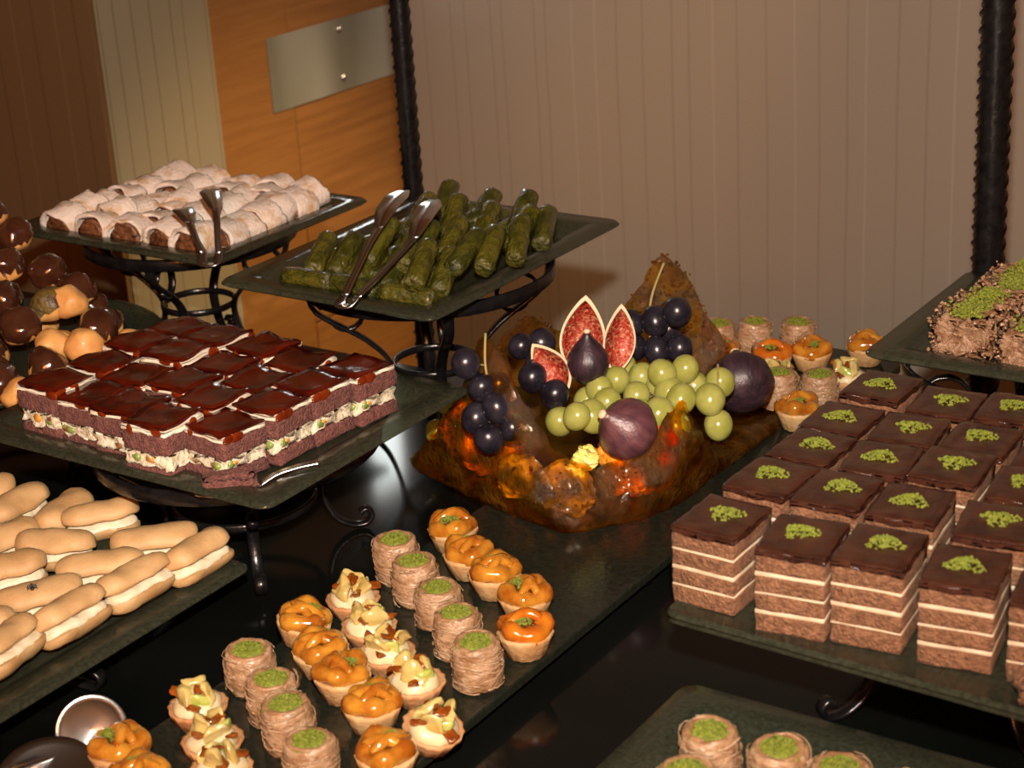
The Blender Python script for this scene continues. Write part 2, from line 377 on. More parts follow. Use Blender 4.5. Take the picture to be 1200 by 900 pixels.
DX = -1.745; BY = 2.25; SY = 1.80
structure('wall_back', bx(DX, 1.6, BY, BY + 0.1, 0, 2.9), 'pink_wallpaper', label='dusty pink wallpaper with thin vertical lines')
structure('wall_side', bx(-1.86, DX, 1.627, SY + 0.03, 0, 2.9), 'cream_wallpaper', label='pale striped wall strip beside the door')
structure('wall_left', bx(-2.7, DX - 0.0015, 1.618, 1.627, 0, 2.9), 'brown_wallpaper', label='dark brown wallpapered wall')
structure('floor', bx(-2.7, 1.6, -1.2, 2.35, -0.05, 0), 'floor_tile')

d = thing('door_1', 'orange wooden door with steel push plate', 'door'); del d['category']; d['kind'] = 'structure'
ob('stile', mesh('stile', bx(DX - 0.04, DX, SY + 0.03, 1.986, 0, 2.1, 0.001), 'door_wood', False), d)
for z0, z1 in ((0.0, 0.52), (0.523, 1.097), (1.313, 2.1)):
    ob('door_panel', mesh('door_panel', bx(DX - 0.04, DX - 0.0015, 1.989, BY - 0.02, z0, z1, 0.001), 'door_wood_panel', False), d)
ob('door_panel', mesh('door_panel', bx(DX - 0.04, DX - 0.0015, 1.989, 2.090, 1.10, 1.31, 0.001), 'door_wood_panel', False), d)
ob('glass_pane', mesh('glass_pane', bx(DX - 0.03, DX - 0.008, 2.090, 2.175, 1.10, 1.31), 'glowing_glass', False), d, label='lit glass pane')
ob('door_panel', mesh('door_panel', bx(DX - 0.04, DX - 0.0015, 2.175, BY - 0.02, 1.10, 1.31, 0.001), 'door_wood_panel', False), d)
ob('door_jamb', mesh('door_jamb', bx(DX - 0.05, DX + 0.004, BY - 0.018, BY - 0.0005, 0, 2.2, 0.001), 'brushed_steel', False), d)
pp = ob('push_plate', mesh('push_plate', bx(DX, DX + 0.002, 1.9385, 2.2265, 0.856, 0.963, 0.0006), 'brushed_steel', False), d, label='brushed steel push plate')
for z in (0.876, 0.948):
    ob('screw', mesh('screw', move(lathe([(0.0062, 0), (0.0062, 0.002), (0.004, 0.0042), (0.0001, 0.005)], 14), (DX + 0.002, 2.10, z), (0, PI / 2, 0)), 'steel'), pp)

# ---------------------------------------------------------------- table
TZ = 0.75
tb = thing('buffet_table', 'long glossy black buffet table carrying all the dessert plates', 'table', (0, 0, 0))
ob('table_top', mesh('table_top', bx(-1.80, -0.05, 0.40, 1.43, TZ - 0.035, TZ, 0.004), 'black_lacquer', False), tb)
for x in (-1.72, -0.13):
    for y in (0.48, 1.35): ob('leg', mesh('leg', bx(x - 0.03, x + 0.03, y - 0.03, y + 0.03, 0, TZ - 0.034, 0.003), 'black_lacquer', False), tb)

# ---------------------------------------------------------------- iron posts behind the table
def twisted(x, y, z0, z1, w):
    V = []; F = []; n = int((z1 - z0) / 0.003)
    for i in range(n + 1):
        z = z0 + (z1 - z0) * i / n; a = z * 105.0
        for k in range(8):
            q = a + k * PI / 4; r = w * (0.59 if k % 2 == 0 else 0.53); V.append((x + r * math.cos(q), y + r * math.sin(q), z))
    for i in range(n):
        for k in range(8): k2 = (k + 1) % 8; F.append((i * 8 + k, i * 8 + k2, (i + 1) * 8 + k2, (i + 1) * 8 + k))
    F.append(tuple(range(8))[::-1]); F.append(tuple(n * 8 + k for k in range(8)))
    return V, F
for (x, y, w, lab) in ((-1.197, 1.543, 0.0205, 'twisted black iron post rising behind the vine-leaf rolls, in front of the door'), (-0.556, 1.566, 0.027, 'twisted black iron post against the pink wall, behind the walnut pastry plate')):
    t = thing('iron_post', lab, 'post', (x, y, 0), group='iron posts behind the buffet')
    ob('shaft', mesh('shaft', twisted(0, 0, 0.03, 2.3, w), 'black_iron', True), t)
    ob('base', mesh('base', lathe([(0.11, 0), (0.11, 0.012), (0.04, 0.022), (0.02, 0.04)], 24), 'black_iron'), t)

# ---------------------------------------------------------------- plates and their iron stands
def plate(name, label, x0, x1, y0, y1, z, glass='green_glass', rim=0.026, deep=0.010, rc=0.012, thick=0.006, rotz=0.0):
    w, d_ = x1 - x0, y1 - y0
    prof_top = ((0.0, -0.0025), (0.0025, 0.0), (rim, -0.001), (rim + 0.010, -deep + 0.002), (rim + 0.016, -deep))
    prof_bot = ((rim + 0.018, -deep - thick), (rim + 0.008, -deep - thick + 0.002), (rim - 0.004, -thick - 0.001), (0.004, -thick), (0.0, -thick + 0.0025))
    rings = []
    for ins, zz in prof_bot + prof_top:
        rings.append([(x, y, zz) for x, y in rrect(w - 2 * ins, d_ - 2 * ins, max(rc - ins * 0.4, 0.004))])
    o = ob(name, mesh(name, loops(rings), glass), None, ((x0 + x1) / 2, (y0 + y1) / 2, z), (0, 0, rotz))
    o['label'] = label; o['category'] = 'plate'
    return o

def circle(r, z, n=40): return [(r * math.cos(2 * PI * k / n), r * math.sin(2 * PI * k / n), z) for k in range(n)]

def stand(label, x, y, top, ring=0.115, foot=0.075, legs=4, a0=PI / 4, base=TZ, waist=0.6, strapw=0.010):
    """wrought iron plate stand: ring under the plate, a lower ring, scrolled strap legs"""
    h = top - base
    t = thing('iron_plate_stand', label, 'plate stand', (x, y, base), group='iron stands under the dessert plates')
    ob('top_ring', mesh('top_ring', strap(circle(ring, h - 0.0065), (0, 0, 1), 0.013, 0.004, True), 'black_iron'), t)
    rl = foot * 0.86; hz = min(h * 0.42, 0.07)
    ob('lower_ring', mesh('lower_ring', strap(circle(rl, hz), (0, 0, 1), 0.007, 0.004, True), 'black_iron'), t)
    for k in range(legs):
        a = a0 + 2 * PI * k / legs; er = Vector((math.cos(a), math.sin(a), 0)); tg = Vector((-math.sin(a), math.cos(a), 0))
        R = lambda r, z: er * r + Vector((0, 0, z))
        pts = [R(ring - 0.003, h - 0.004), R(ring - 0.010, h * 0.80), R(foot + (ring - foot) * 0.25, h * 0.60), R(foot - 0.004, hz), R(foot + 0.002, h * 0.18), R(foot + 0.016, 0.006), R(foot + 0.030, 0.0045), R(foot + 0.036, 0.012), R(foot + 0.031, 0.018), R(foot + 0.026, 0.015)]
        ob('leg', mesh('leg', strap(spline(pts, 5), tg, strapw, 0.0042), 'black_iron'), t)
        rr = min(0.024, h * 0.20); cz = h - 0.014 - rr; cr_ = ring - 0.012 - rr
        arc = [R(cr_ + rr * (1 - 0.035 * q) * math.cos(0.35 + q * 0.42), cz + rr * (1 - 0.035 * q) * math.sin(0.35 + q * 0.42)) for q in range(14)]
        ob('scroll', mesh('scroll', strap(arc, tg, strapw * 0.8, 0.0036), 'black_iron'), t)
    return t

Z = lambda h: H - h
PT = 0.010 + 0.006                     # how far a plate's underside lies below its rim
plate('glass_plate', 'green glass plate holding the sugar-dusted strudel slices', -1.505, -1.208, 1.232, 1.483, Z(0.52))
stand('black iron stand under the sugar-dusted strudel plate', -1.355, 1.355, Z(0.52) - PT, 0.112, 0.045, a0=0.35)
plate('glass_plate', 'green glass plate holding the green vine-leaf rolls', -1.122, -0.879, 1.146, 1.459, Z(0.50))
stand('black iron stand under the green vine-leaf roll plate', -1.0, 1.302, Z(0.50) - PT, 0.118, 0.045, a0=0.785)
plate('glass_plate', 'dark glass plate under the red-glazed chocolate cakes', -1.185, -0.850, 0.892, 1.158, Z(0.56))
stand('black iron stand under the red-glazed cake plate', -0.995, 1.020, Z(0.56) - PT, 0.118, 0.070, a0=-0.75)
plate('glass_plate', 'dark glass plate of sandwiched finger biscuits at lower left', -1.245, -0.897, 0.56, 0.921, Z(0.63), deep=0.008)
stand('low black iron stand under the finger biscuit plate', -1.06, 0.755, Z(0.63) - 0.014, 0.12, 0.10, a0=0.2)
plate('glass_plate', 'dark glass plate of layered chocolate squares on the right', -0.524, -0.225, 0.902, 1.246, Z(0.57), rim=0.004, deep=0.003, rotz=-0.03)
stand('black iron stand under the layered chocolate square plate', -0.39, 1.075, Z(0.57) - 0.009, 0.115, 0.070, a0=0.9)
plate('glass_plate', 'green glass plate of walnut pastries at the right edge', -0.552, -0.25, 1.272, 1.503, Z(0.52))
stand('black iron stand under the walnut pastry plate', -0.44, 1.362, Z(0.52) - PT, 0.105, 0.036, a0=0.5)
plate('glass_plate', 'dark glass plate of pistachio rolls in the lower right corner', -0.523, -0.22, 0.58, 0.927, Z(0.63), deep=0.008)
stand('low black iron stand under the lower right pistachio roll plate', -0.37, 0.755, Z(0.63) - 0.014, 0.12, 0.10, a0=0.5)

# round tray of the profiteroles
tr = ob('round_glass_tray', mesh('round_glass_tray', lathe([(0.10, -0.016), (0.135, -0.014), (0.150, -0.006), (0.1545, -0.002), (0.1535, 0.0), (0.148, -0.001), (0.133, -0.009), (0.10, -0.010)], 64), 'green_glass'), None, (-1.352, 1.085, Z(0.58)))
tr['label'] = 'round green glass tray holding the profiterole pile'; tr['category'] = 'tray'
stand('black iron stand under the round profiterole tray', -1.352, 1.085, Z(0.58) - 0.016, 0.10, 0.075, a0=0.0)

# the long slab
sl = thing('glass_slab', 'long flat glass slab carrying petit fours and the caramel fruit basket', 'serving slab', (-0.743, 1.115, TZ))
rr_ = [[(x, y, zz) for x, y in rrect(0.186 - 2 * i, 0.998 - 2 * i, 0.006, 3)] for i, zz in ((0.001, 0.012), (0, 0.013), (0, 0.019), (0.001, 0.020))]
ob('slab', mesh('slab', loops(rr_), 'slab_glass', False), sl)
for x in (-0.075, 0.075):
    for y in (-0.42, 0.0, 0.27): ob('foot', mesh('foot', move(lathe([(0.010, 0), (0.011, 0.004), (0.009, 0.012)], 12), (x, y, 0)), 'black_iron'), sl)
SZ = TZ + 0.020

ORD = ['first', 'second', 'third', 'fourth', 'fifth', 'sixth', 'seventh', 'eighth', 'ninth', 'tenth']
rnd = random.Random(11)

# ---------------------------------------------------------------- strudel slices
def make_strudel(seed):
    t = thing('strudel_slice', 'strudel slice', 'pastry')
    a, b, l = 0.0232, 0.0285, 0.0285; n = 16
    def contour(s, zlift):
        P = [(a * s * math.cos(PI * k / n) * (1.0 if k not in (0, n) else 0.93), b * s * (math.sin(PI * k / n) ** 0.75) + zlift) for k in range(n + 1)]
        return P
    outer = contour(1, 0.0006); inner = contour(0.80, 0.0026)
    V = []; F = []; ys = [-l / 2, -l / 2 + 0.002, 0, l / 2 - 0.002, l / 2]; m = len(outer)
    for j, y in enumerate(ys):
        s = 0.97 if j in (0, 4) else 1.0
        V += [(x * s, y, z * s) for x, z in outer]
    for y in (ys[0], ys[4]): V += [(x, y + (0.002 if y < 0 else -0.002), z) for x, z in inner]
    for j in range(4):
        for k in range(m): k2 = (k + 1) % m; F.append((j * m + k, (j + 1) * m + k, (j + 1) * m + k2, j * m + k2))
    i0, i1 = 5 * m, 6 * m
    for k in range(m):
        k2 = (k + 1) % m; F.append((k2, i0 + k2, i0 + k, k)); F.append((4 * m + k, i1 + k, i1 + k2, 4 * m + k2))
    ob('pastry', mesh('pastry', jit((V, F), 0.0052, 60, seed, 0.0010), 'pastry_sugar'), t)
    fv, ff = box(1, 1, 1, 0, cuts=4)
    fv = [(x * a * 1.46 * (1 if z < 0.5 else 1 - 0.55 * (z - 0.5) * 2 * abs(x) * 2 * 0.6), y * (l - 0.003), 0.003 + z * b * 0.76 * (1 - 0.75 * (2 * x) ** 2 * 0.45)) for x, y, z in fv]
    ob('filling', mesh('filling', jit((fv, ff), 0.0016, 260, seed), 'strudel_filling'), t)
    return t
K = Kind([make_strudel(s) for s in range(4)])
zs = Z(0.52) - 0.010
for c in range(5):
    for r in range(7):
        x = -1.452 + c * 0.047 + rnd.uniform(-.004, .004) + (r % 2) * 0.006; y = 1.275 + r * 0.0288 + rnd.uniform(-.003, .003)
        tilt = rnd.uniform(-.05, .30)
        K.place('sugar-dusted strudel slice, %s from the left in row %s from the front' % (ORD[c], ORD[r]), (x, y, zs + 0.0012 + abs(math.sin(tilt)) * 0.014), (tilt, rnd.uniform(-.08, .08), rnd.uniform(-.28, .28)), (rnd.uniform(.92, 1.1), 1, rnd.uniform(.85, 1.08)), 'strudel slices on the glass plate')

# ---------------------------------------------------------------- vine-leaf rolls
def make_sarma(seed):
    V = []; F = []; n = 14; L_ = 0.054; R_ = 0.0096; rings = [(-L_ / 2, 0.3), (-L_ / 2, 0.72), (-L_ / 2 + 0.0012, 0.92)] + [(-L_ / 2 + L_ * k / 9, 1.0) for k in range(1, 9)] + [(L_ / 2 - 0.0012, 0.94), (L_ / 2, 0.75), (L_ / 2, 0.3)]
    for x, s in rings:
        for k in range(n): q = 2 * PI * k / n; sp = 1 + 0.06 * math.sin(q * 1 + x * 90); V.append((x, R_ * s * sp * math.cos(q), R_ * s * sp * math.sin(q)))
    for j in range(len(rings) - 1):
        for k in range(n): k2 = (k + 1) % n; F.append((j * n + k, j * n + k2, (j + 1) * n + k2, (j + 1) * n + k))
    F.append(tuple(range(n))[::-1]); F.append(tuple((len(rings) - 1) * n + k for k in range(n)))
    o = ob('vine_leaf_roll', mesh('vine_leaf_roll', jit((V, F), 0.0013, 130, seed, 0.0007), ('vine_leaf', 'vine_leaf_dark')[seed % 2]))
    o['category'] = 'vine-leaf roll'; o['label'] = 'vine-leaf roll'
    return o
K = Kind([make_sarma(s) for s in range(5)])
zp = Z(0.50) - 0.010
LEAN = math.radians(104)
# (x, y, height of centre, heading, lift, words)
SAR = [(-1.070, 1.222, 0, 'leaning upright at the near left corner'), (-1.046, 1.228, 0, 'leaning second from the near left corner'),
       (-1.0111, 1.2356, 1, 'leaning between the tongs and the left rim'), (-1.0211, 1.3082, 1, 'under the left tong blade'), (-0.9706, 1.2278, 1, 'held between the tong arms'),
       (-1.013, 1.218, 0, 'left of the tong arms near the front'), (-0.975, 1.208, 0, 'between the tong arms near their bend'), (-0.935, 1.196, 1, 'steep one just right of the tongs'),
       (-1.032, 1.3666, 1, 'topmost at the back, beside the iron post'), (-0.9936, 1.3259, 1, 'behind the right tong blade'), (-0.9543, 1.2687, 1, 'in the middle right of the tongs'), (-0.9215, 1.2437, 1, 'shiny one in the middle of the right half'),
       (-0.932, 1.226, 0, 'nearest to the right front rim'), (-0.9823, 1.3586, 1, 'second topmost along the back edge'), (-0.9529, 1.3219, 1, 'centre of the back half'), (-0.9047, 1.2565, 1, 'along the right rim, halfway back'),
       (-0.9416, 1.3632, 1, 'third topmost along the back edge'), (-0.8970, 1.2902, 1, 'along the right rim, behind the halfway one'), (-0.8972, 1.3329, 1, 'topmost at the right end'), (-0.9137, 1.3206, 1, 'second topmost at the right end'),
       (-1.0261, 1.3215, 1, 'by the left tong tip'), (-0.9677, 1.243, 1, 'deep between the tongs')]
for i, (x, y, lv, words) in enumerate(SAR):
    K.place('green vine-leaf roll ' + words, (x + 0.010, y, zp + (0.021 if lv == 0 else 0.036)), (0, -math.radians(rnd.uniform(18, 28)), LEAN + rnd.uniform(-.2, .2)), (1, 1, 1), 'vine-leaf rolls on the glass plate')
for x, y, a, words in ((-1.043, 1.176, -0.05, 'lying flat along the front rim, leftmost'), (-0.990, 1.178, -0.08, 'lying flat along the front rim under the tongs'), (-0.932, 1.178, 0.03, 'lying flat along the front rim, rightmost')):
    K.place('green vine-leaf roll ' + words, (x, y + 0.006, zp + 0.0105), (0, 0, a), (1, 1, 1), 'vine-leaf rolls on the glass plate')
k = 0
for r in range(4):
    for c in range(6):
        x = -1.060 + c * 0.0235 + rnd.uniform(-.003, .003); y = 1.232 + r * 0.056
        K.place('green vine-leaf roll in the bottom layer, %s from the left in row %s' % (ORD[c], ORD[r]), (x, y, zp + 0.0105), (rnd.uniform(0, 6), 0, PI / 2 + rnd.uniform(-.06, .06)), (1, 1, 1), 'vine-leaf rolls on the glass plate')

# ---------------------------------------------------------------- tongs
def strap3(pts, widths, t, n=6):
    P = spline(pts, n); V = []; F = []; m = len(P)
    W = [widths[min(i // n, len(widths) - 2)] + (widths[min(i // n + 1, len(widths) - 1)] - widths[min(i // n, len(widths) - 2)]) * ((i % n) / n) for i in range(m)]; W[-1] = widths[-1]
    for i in range(m):
        T = (P[min(i + 1, m - 1)] - P[max(i - 1, 0)]).normalized(); B = T.cross(Vector((0, 0, 1)))
        if B.length < 0.2: B = Vector((0.8, -0.6, 0))
        B.normalize(); N = B.cross(T)
        for x, y in ((-1, -1), (0, -1.6), (1, -1), (1, 1), (0, 0.4), (-1, 1)): V.append(P[i] + B * (x * W[i] / 2) + N * (y * t / 2))
    for i in range(m - 1):
        for k in range(6): k2 = (k + 1) % 6; F.append((i * 6 + k, i * 6 + k2, (i + 1) * 6 + k2, (i + 1) * 6 + k))
    F.append(tuple(range(6))[::-1]); F.append(tuple((m - 1) * 6 + k for k in range(6)))
    return V, F
def tongs(label, a, b, bend):
    t = thing('serving_tongs', label, 'tongs')
    for pts in (a, b):
        ob('arm', mesh('arm', strap3(pts[:4], [0.007, 0.006, 0.0065, 0.008], 0.0016), 'steel'), t)
        ob('blade', mesh('blade', strap3(pts[3:], [0.008, 0.019, 0.022, 0.008], 0.0016), 'steel'), t)
    ob('bend', mesh('bend', strap3(bend, [0.007, 0.011, 0.011, 0.007], 0.0016), 'steel'), t)
    return t
tongs('steel tongs with spoon-shaped blades resting on the vine-leaf rolls',
      [(-0.9613, 1.1340, 0.943), (-0.972, 1.165, 0.954), (-0.983, 1.198, 0.966), (-0.9908, 1.2237, 0.974), (-1.001, 1.248, 0.982), (-1.010, 1.277, 0.986), (-1.016, 1.298, 0.986)],
      [(-0.9482, 1.1348, 0.943), (-0.946, 1.165, 0.954), (-0.944, 1.195, 0.966), (-0.9430, 1.2117, 0.974), (-0.952, 1.235, 0.982), (-0.963, 1.264, 0.986), (-0.9716, 1.2825, 0.986)],
      [(-0.9613, 1.1340, 0.943), (-0.962, 1.128, 0.936), (-0.953, 1.128, 0.936), (-0.9482, 1.1348, 0.943)])
tongs('bright steel tongs gripping a strudel slice at the plate corner',
      [(-1.196, 1.231, 0.922), (-1.204, 1.240, 0.935), (-1.212, 1.250, 0.947), (-1.222, 1.260, 0.955), (-1.238, 1.275, 0.959), (-1.258, 1.293, 0.960), (-1.272, 1.306, 0.958)],
      [(-1.214, 1.228, 0.922), (-1.224, 1.232, 0.930), (-1.234, 1.238, 0.938), (-1.243, 1.244, 0.944), (-1.254, 1.252, 0.948), (-1.268, 1.262, 0.949), (-1.282, 1.272, 0.946)],
      [(-1.196, 1.231, 0.922), (-1.194, 1.222, 0.914), (-1.206, 1.218, 0.914), (-1.214, 1.228, 0.922)])

# ---------------------------------------------------------------- red-glazed chocolate cakes
def make_cake(seed):
    rd = random.Random(seed); t = thing('chocolate_cake_square', 'cake', 'cake'); sx, sy = 0.0465, 0.0455
    def slab_(z0, h, g=1.0, bev=0.0012, am=0.0008, fr=140, cuts=3): return jit(box(sx * g, sy * g, h, bev, 1, z0, cuts), am, fr, seed + z0 * 999)
    ob('sponge', mesh('sponge', slab_(0, 0.0118, 1.0, 0.0015, 0.0016, 120), 'cocoa_sponge'), t)
    cr = ob('cream_layer', mesh('cream_layer', slab_(0.0105, 0.0130, 1.01, 0.003, 0.0042, 150, 8), 'cake_cream'), t)
    for k in range(5):
        side = k % 2; q = rd.uniform(-0.42, 0.42)
        loc = (q * sx, -sy / 2 - 0.0002, 0.0172) if side == 0 else (sx / 2 + 0.0002, q * sy, 0.0172)
        ob('fruit_piece', mesh('fruit_piece', jit(ico(1, 1, (rd.uniform(.0035, .007) if side == 0 else 0.0016, 0.0016 if side == 0 else rd.uniform(.0035, .007), rd.uniform(.0018, .0040))), 0.0007, 300, seed + k), ('kiwi', 'raisin', 'peach', 'kiwi', 'raisin')[(k + seed) % 5]), cr, (loc[0], loc[1], loc[2] + rd.uniform(-.0015, .0015)))
    ob('sponge', mesh('sponge', slab_(0.0215, 0.0150, 1.0, 0.0012, 0.0014, 110), 'cocoa_sponge'), t)
    ob('cream_topping', mesh('cream_topping', slab_(0.0358, 0.0048, 1.0, 0.0012, 0.0018, 90, 4), 'white_cream'), t)
    g = slab_(0.0400, 0.0028, 0.985, 0.0012, 0.0030, 55, 5)
    gl = ob('glaze', mesh('glaze', g, 'red_glaze'), t)
    dr = []
    for k in range(3):
        side = rd.choice((0, 1)); q = rd.uniform(-.45, .45); L_ = rd.uniform(0.003, 0.007); wv = rd.uniform(.003, .008)
        p = (q * sx, -sy / 2 + 0.0002, 0.0408 - L_ / 2) if side == 0 else (sx / 2 - 0.0002, q * sy, 0.0408 - L_ / 2)
        ob('drip', mesh('drip', ico(1, 2, (wv if side == 0 else 0.0011, 0.0011 if side == 0 else wv, L_ / 2 + 0.001)), 'amber_drip'), gl, p)
    return t
K = Kind([make_cake(s) for s in range(5)])
zc = Z(0.56) - 0.010
CAKE = [[(-1.119, .944), (-1.074, .946), (-1.027, .938), (-.978, .924), (-.9345, .944)], [(-1.121, 1.001), (-1.072, .993), (-1.023, .996), (-.976, .9775), (-.925, .990)],
        [(-1.124, 1.047), (-1.075, 1.041), (-1.0225, 1.043), (-.971, 1.0265), (-.922, 1.036)], [(-1.12, 1.0945), (-1.070, 1.0885), (-1.0195, 1.090), (-.969, 1.0775), (-.9135, 1.083)]]
RW = ['front', 'second', 'third', 'back']
for r, row in enumerate(CAKE):
    for c, (x, y) in enumerate(row):
        K.place('red-glazed chocolate cake square, %s from the left in the %s row' % (ORD[c], RW[r]), (x, y, zc + 0.0003), (rnd.uniform(-.02, .02), rnd.uniform(-.02, .02), rnd.uniform(-.09, .09)), (1, 1, rnd.uniform(.93, 1.06) * 1.05), 'red-glazed cake squares')
t = ob('fallen_cake_crumb', mesh('fallen_cake_crumb', jit(box(0.040, 0.020, 0.014, 0.004, 2, 0, 4), 0.003, 90, 3, 0.001), 'cocoa_sponge'), None, (-0.907, 0.916, zc + 0.0035), (0, 0, 0.75))
t['label'] = 'broken brown cake crumb lying in front of the red-glazed cakes'; t['category'] = 'cake crumb'
sv = thing('cake_server', 'thin steel cake server lying at the front corner of the red-glazed cake plate', 'server')
ob('blade', mesh('blade', strap3([(-0.930, 0.902, zc + .001), (-0.917, 0.912, zc + .0012), (-0.904, 0.923, zc + .002), (-0.893, 0.934, zc + .0025)], [0.010, 0.026, 0.024, 0.008], 0.0012), 'steel'), sv)
ob('handle', mesh('handle', strap3([(-0.893, 0.934, zc + .0025), (-0.884, 0.944, zc + .009), (-0.872, 0.957, zc + .0125), (-0.862, 0.968, zc + .0135)], [0.008, 0.006, 0.006, 0.007], 0.0018), 'steel'), sv)

# ---------------------------------------------------------------- finger biscuits
def finger(Lh, W, h, seed, am=0.0011):
    V = []; F = []; nx, nq = 22, 16
    for i in range(nx + 1):
        u = -math.cos(PI * i / nx); x = u * Lh; e = max(0.0, (abs(x) - (Lh - W)) / W); w = W * math.sqrt(max(0.0, 1 - e ** 2.3)) if e < 1 else 0
        w = max(w, W * 0.05); T = h * (w / W) ** 0.6
        for k in range(nq):
            q = 2 * PI * k / nq; s = math.sin(q); V.append((x, w * math.cos(q), T * (s if s > 0 else 0.28 * s)))
    for i in range(nx):
        for k in range(nq): k2 = (k + 1) % nq; F.append((i * nq + k, i * nq + k2, (i + 1) * nq + k2, (i + 1) * nq + k))
    F.append(tuple(range(nq))[::-1]); F.append(tuple(nx * nq + k for k in range(nq)))
    return jit((V, F), am, 60, seed, 0.0004)
def make_lady(seed):
    t = thing('finger_biscuit_sandwich', 'biscuit', 'biscuit')
    lo = move(finger(0.0325, 0.0160, 0.0098, seed + 40, 0.002), (0, 0, 0.0099), (PI, 0, 0))
    ob('lower_biscuit', mesh('lower_biscuit', lo, 'biscuit_base'), t)
    ob('cream', mesh('cream', move(jit(finger(0.0305, 0.0152, 0.009, seed + 20), 0.0024, 120, seed), (0, 0, 0.0105)), 'biscuit_cream'), t)
    ob('upper_biscuit', mesh('upper_biscuit', move(finger(0.0335, 0.0172, 0.0125, seed, 0.0022), (0.0005, 0, 0.0198)), 'biscuit'), t)
    return t
K = Kind([make_lady(s) for s in range(4)])
zl = Z(0.63) - 0.008
LADY = [(-1.0783, .8972, 105.5, 0, 'upright back biscuit nearest the cake plate'), (-1.0388, .9007, 53.9, -12, 'back row, showing a long cream line'), (-1.0345, .8476, 28.7, -8, 'lying crosswise left of centre'), (-.9689, .8890, 46.6, -8, 'long one in the back right'),
        (-.9205, .8904, 90.9, -16, 'rightmost of all, at the plate corner'), (-.9736, .8360, 44.8, -10, 'long one in the middle'), (-.9289, .8347, 87.4, -22, 'tilted one below the rightmost, showing its base'),
        (-.9804, .7812, 60.1, -6, 'carrying a small dark fly'), (-.9335, .7742, 90.7, -24, 'tilted one right of the fly'), (-.9382, .7205, 100.5, -27, 'nearest to the front, tilted on its side'),
        (-1.1253, .8889, 95.3, 0, 'at the left frame edge, second from the top'), (-1.1754, .8904, 56.9, 0, 'topmost at the left frame edge'), (-1.0840, .8372, 80.9, 0, 'at the left frame edge, third from the top'), (-1.0379, .8002, 56.6, -6, 'at the left frame edge, left of the fly'), (-.9834, .7232, 68.9, -8, 'half hidden behind the tilted front biscuit')]
for i, (x, y, a, tl, words) in enumerate(LADY):
    s = abs(math.sin(math.radians(tl))) * 0.014
    K.place('cream-filled finger biscuit ' + words, (x, y, zl + 0.0016 + s), (math.radians(tl), 0, math.radians(a)), (rnd.uniform(.92, 1.0), rnd.uniform(.95, 1.02), 1), 'finger biscuit sandwiches', which=i % 4)

fly = thing('fly', 'small dark fly sitting on a finger biscuit', 'fly', (-0.9765, 0.7735, zl + 0.0355), (0.0, 0, 2.5), scale=(1.25, 1.25, 1.25))
ob('body', mesh('body', merge(move(ico(1, 2, (0.0021, 0.0013, 0.0011)), (-0.0018, 0, 0.0016)), move(ico(1, 2, (0.0013, 0.0011, 0.0011)), (0.0006, 0, 0.0018)), move(ico(1, 2, (0.0008, 0.0010, 0.0008)), (0.0022, 0, 0.0017))), 'fly_black'), fly)
for s in (-1, 1):
    ob('wing', mesh('wing', move(ico(1, 2, (0.0026, 0.0010, 0.00012)), (-0.0022, s * 0.0012, 0.0029), (0, 0, -s * 0.35)), 'fly_wing'), fly)
    for k in (-1, 0, 1): ob('leg', mesh('leg', tube([(0.0004 + k * .0006, s * 0.0008, 0.0014), (0.0006 + k * 0.0013, s * 0.0020, 0.0020), (0.0006 + k * 0.002, s * 0.0028, 0.0002)], 0.00014, 5), 'fly_black'), fly)

